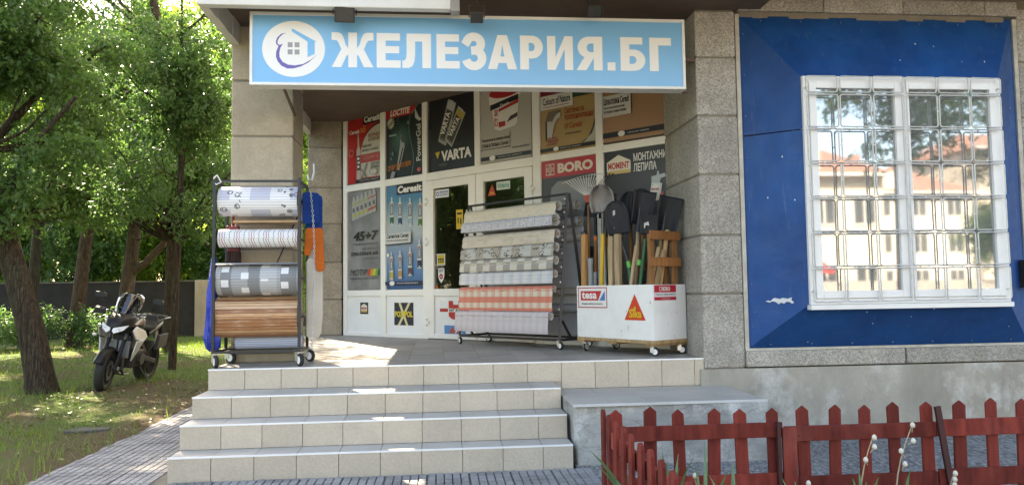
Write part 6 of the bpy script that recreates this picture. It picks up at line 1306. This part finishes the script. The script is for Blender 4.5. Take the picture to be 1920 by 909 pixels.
# ------------------------------------------------------------------ across the street (mirrored in the glass)
M_cream = plain((.62, .56, .45), .9, var=.12, vs=.6); M_roof = plain((.30, .16, .12), .85, var=.25, vs=2); M_pane = plain((.05, .06, .07), .15, var=.2); M_trim = plain((.7, .68, .62), .7)
def house(x0, x1, y0, y1, h, roofh, cols, rows, label, wall, seed, gap=1.):
    o = empty('house', (0, 0, 0)); tag(o, label, 'house', 'houses across the street')
    MB().bb(x0, x1, y0, y1, -.1, h).build('wall', wall, o)
    cx, cy = (x0+x1)/2, (y0+y1)/2; e = .5
    rf = MB().add([(x0-e, y0-e, h), (x1+e, y0-e, h), (x1+e, y1+e, h), (x0-e, y1+e, h), (x0+2.5, cy, h+roofh), (x1-2.5, cy, h+roofh)], [(0, 1, 5, 4), (1, 2, 5), (2, 3, 4, 5), (3, 0, 4), (3, 2, 1, 0)]).build('roof', M_roof, o)
    MB().bb(cx-1.5, cx-.9, cy+.4, cy+1, h+.5, h+roofh+1).build('chimney', M_roof, rf); MB().bb(x0-e-.05, x1+e+.05, y1+e, y1+e+.1, h-.12, h+.02).build('gutter', M_trim, rf)
    sx = (x1-x0)/cols; sz = h/rows
    for i in range(cols):
        for j in range(rows):
            a = x0+sx*(i+.5); z = sz*j+.9; w = MB().bb(a-.62, a+.62, y1+.002, y1+.06, z, z+1.5).build('window', M_trim, o); 
            for q in (-.30, .30): MB().bb(a+q-.25, a+q+.25, y1+.061, y1+.07, z+.08, z+1.42).build('pane', M_pane, w)
    # dormer
    MB().bb(cx-1, cx+1, y1-.8, y1-.1, h+.3, h+1.6).build('dormer', wall, rf)
    return o
house(16.0, 24.5, -40, -31, 6.9, 2.6, 4, 2, 'cream house with red hipped roof across the street, mirrored in window', M_cream, 1)
house(30, 41, -56, -47, 8.0, 2.4, 4, 3, 'pale house with red roof farther down the street, mirrored in window', plain((.66, .62, .54), .9, var=.1, vs=.5), 2)
house(42.5, 56, -60, -48, 11.5, 2.2, 5, 4, 'tall beige apartment house across the street, mirrored in window', plain((.55, .50, .42), .9, var=.1, vs=.5), 3)
house(2, 13, -42, -33, 8.4, 2.6, 4, 3, 'ochre house straight across the street behind the viewer', plain((.55, .44, .28), .9, var=.1, vs=.5), 4)
# garden wall and red awning shop under the cream house
w_ = MB().bb(14, 34, -27.3, -27, -.05, 1.5).build('street_wall', concrete('street wall', (.45, .42, .38), .3)); tag(w_, 'grey garden wall across the street, mirrored in window', 'wall')
a_ = MB().add([(17, -30.95, 2.6), (21, -30.95, 2.6), (21, -29.6, 2.1), (17, -29.6, 2.1), (17, -29.6, 1.9), (21, -29.6, 1.9)], [(0, 1, 2, 3), (3, 2, 5, 4)]).build('awning', plain((.5, .05, .05), .7)); tag(a_, 'red shop awning on the cream house across the street', 'awning')
# conifer and street trees
def conifer(x, y, h, label, seed):
    rng = np.random.default_rng(seed); o = empty('conifer', (x, y, 0)); tag(o, label, 'tree', 'street trees across the road'); MB().path([(0, 0, -.1), (0, 0, h*.5), (0, 0, h)], [.28, .18, .03], 8).build('trunk', M_bark, o)
    blobs = []
    for k in range(60):
        t = rng.uniform(.12, .98); a = rng.uniform(0, 6.28); r = (1-t)*h*.26*rng.uniform(.5, 1); blobs.append((r*math.cos(a), r*math.sin(a), h*t, .75*(1.2-t), .75*(1.2-t), .22))
    V = leaves(blobs, 16000, .16, rng, .5, .3); link('crown', np_mesh('crown', V, 4, leaf_mat('conifer needles', (.018, .040, .018), (.04, .07, .028), .15)), o)
conifer(26.2, -23.5, 15, 'dark conifer across the street mirrored in the right sash', 9)
rs = np.random.default_rng(5)
for k, (x, y, H, lb) in enumerate(((13.5, -29, 7, 'street tree left of the cream house across the road'), (36, -38, 7, 'street tree before the pale house across the road'), (-9, -24, 10, 'large street tree behind the viewer to the left'), (13.8, -12.5, 12, 'overhanging street tree mirrored along the window top'), (-22, -14, 10, 'large street tree far left across the road'))):
    tree('street_tree', lb, [((x, y, -.05), .25), ((x, y, H*.4), .18), ((x, y, H*.85), .05)], [], crown(x, y, H*.62, H*.3, H*.3, H*.33, 24, rs, (.8, 1.4)), 12000, .22, LM[0], M_bark, 60+k, 'street trees across the road')
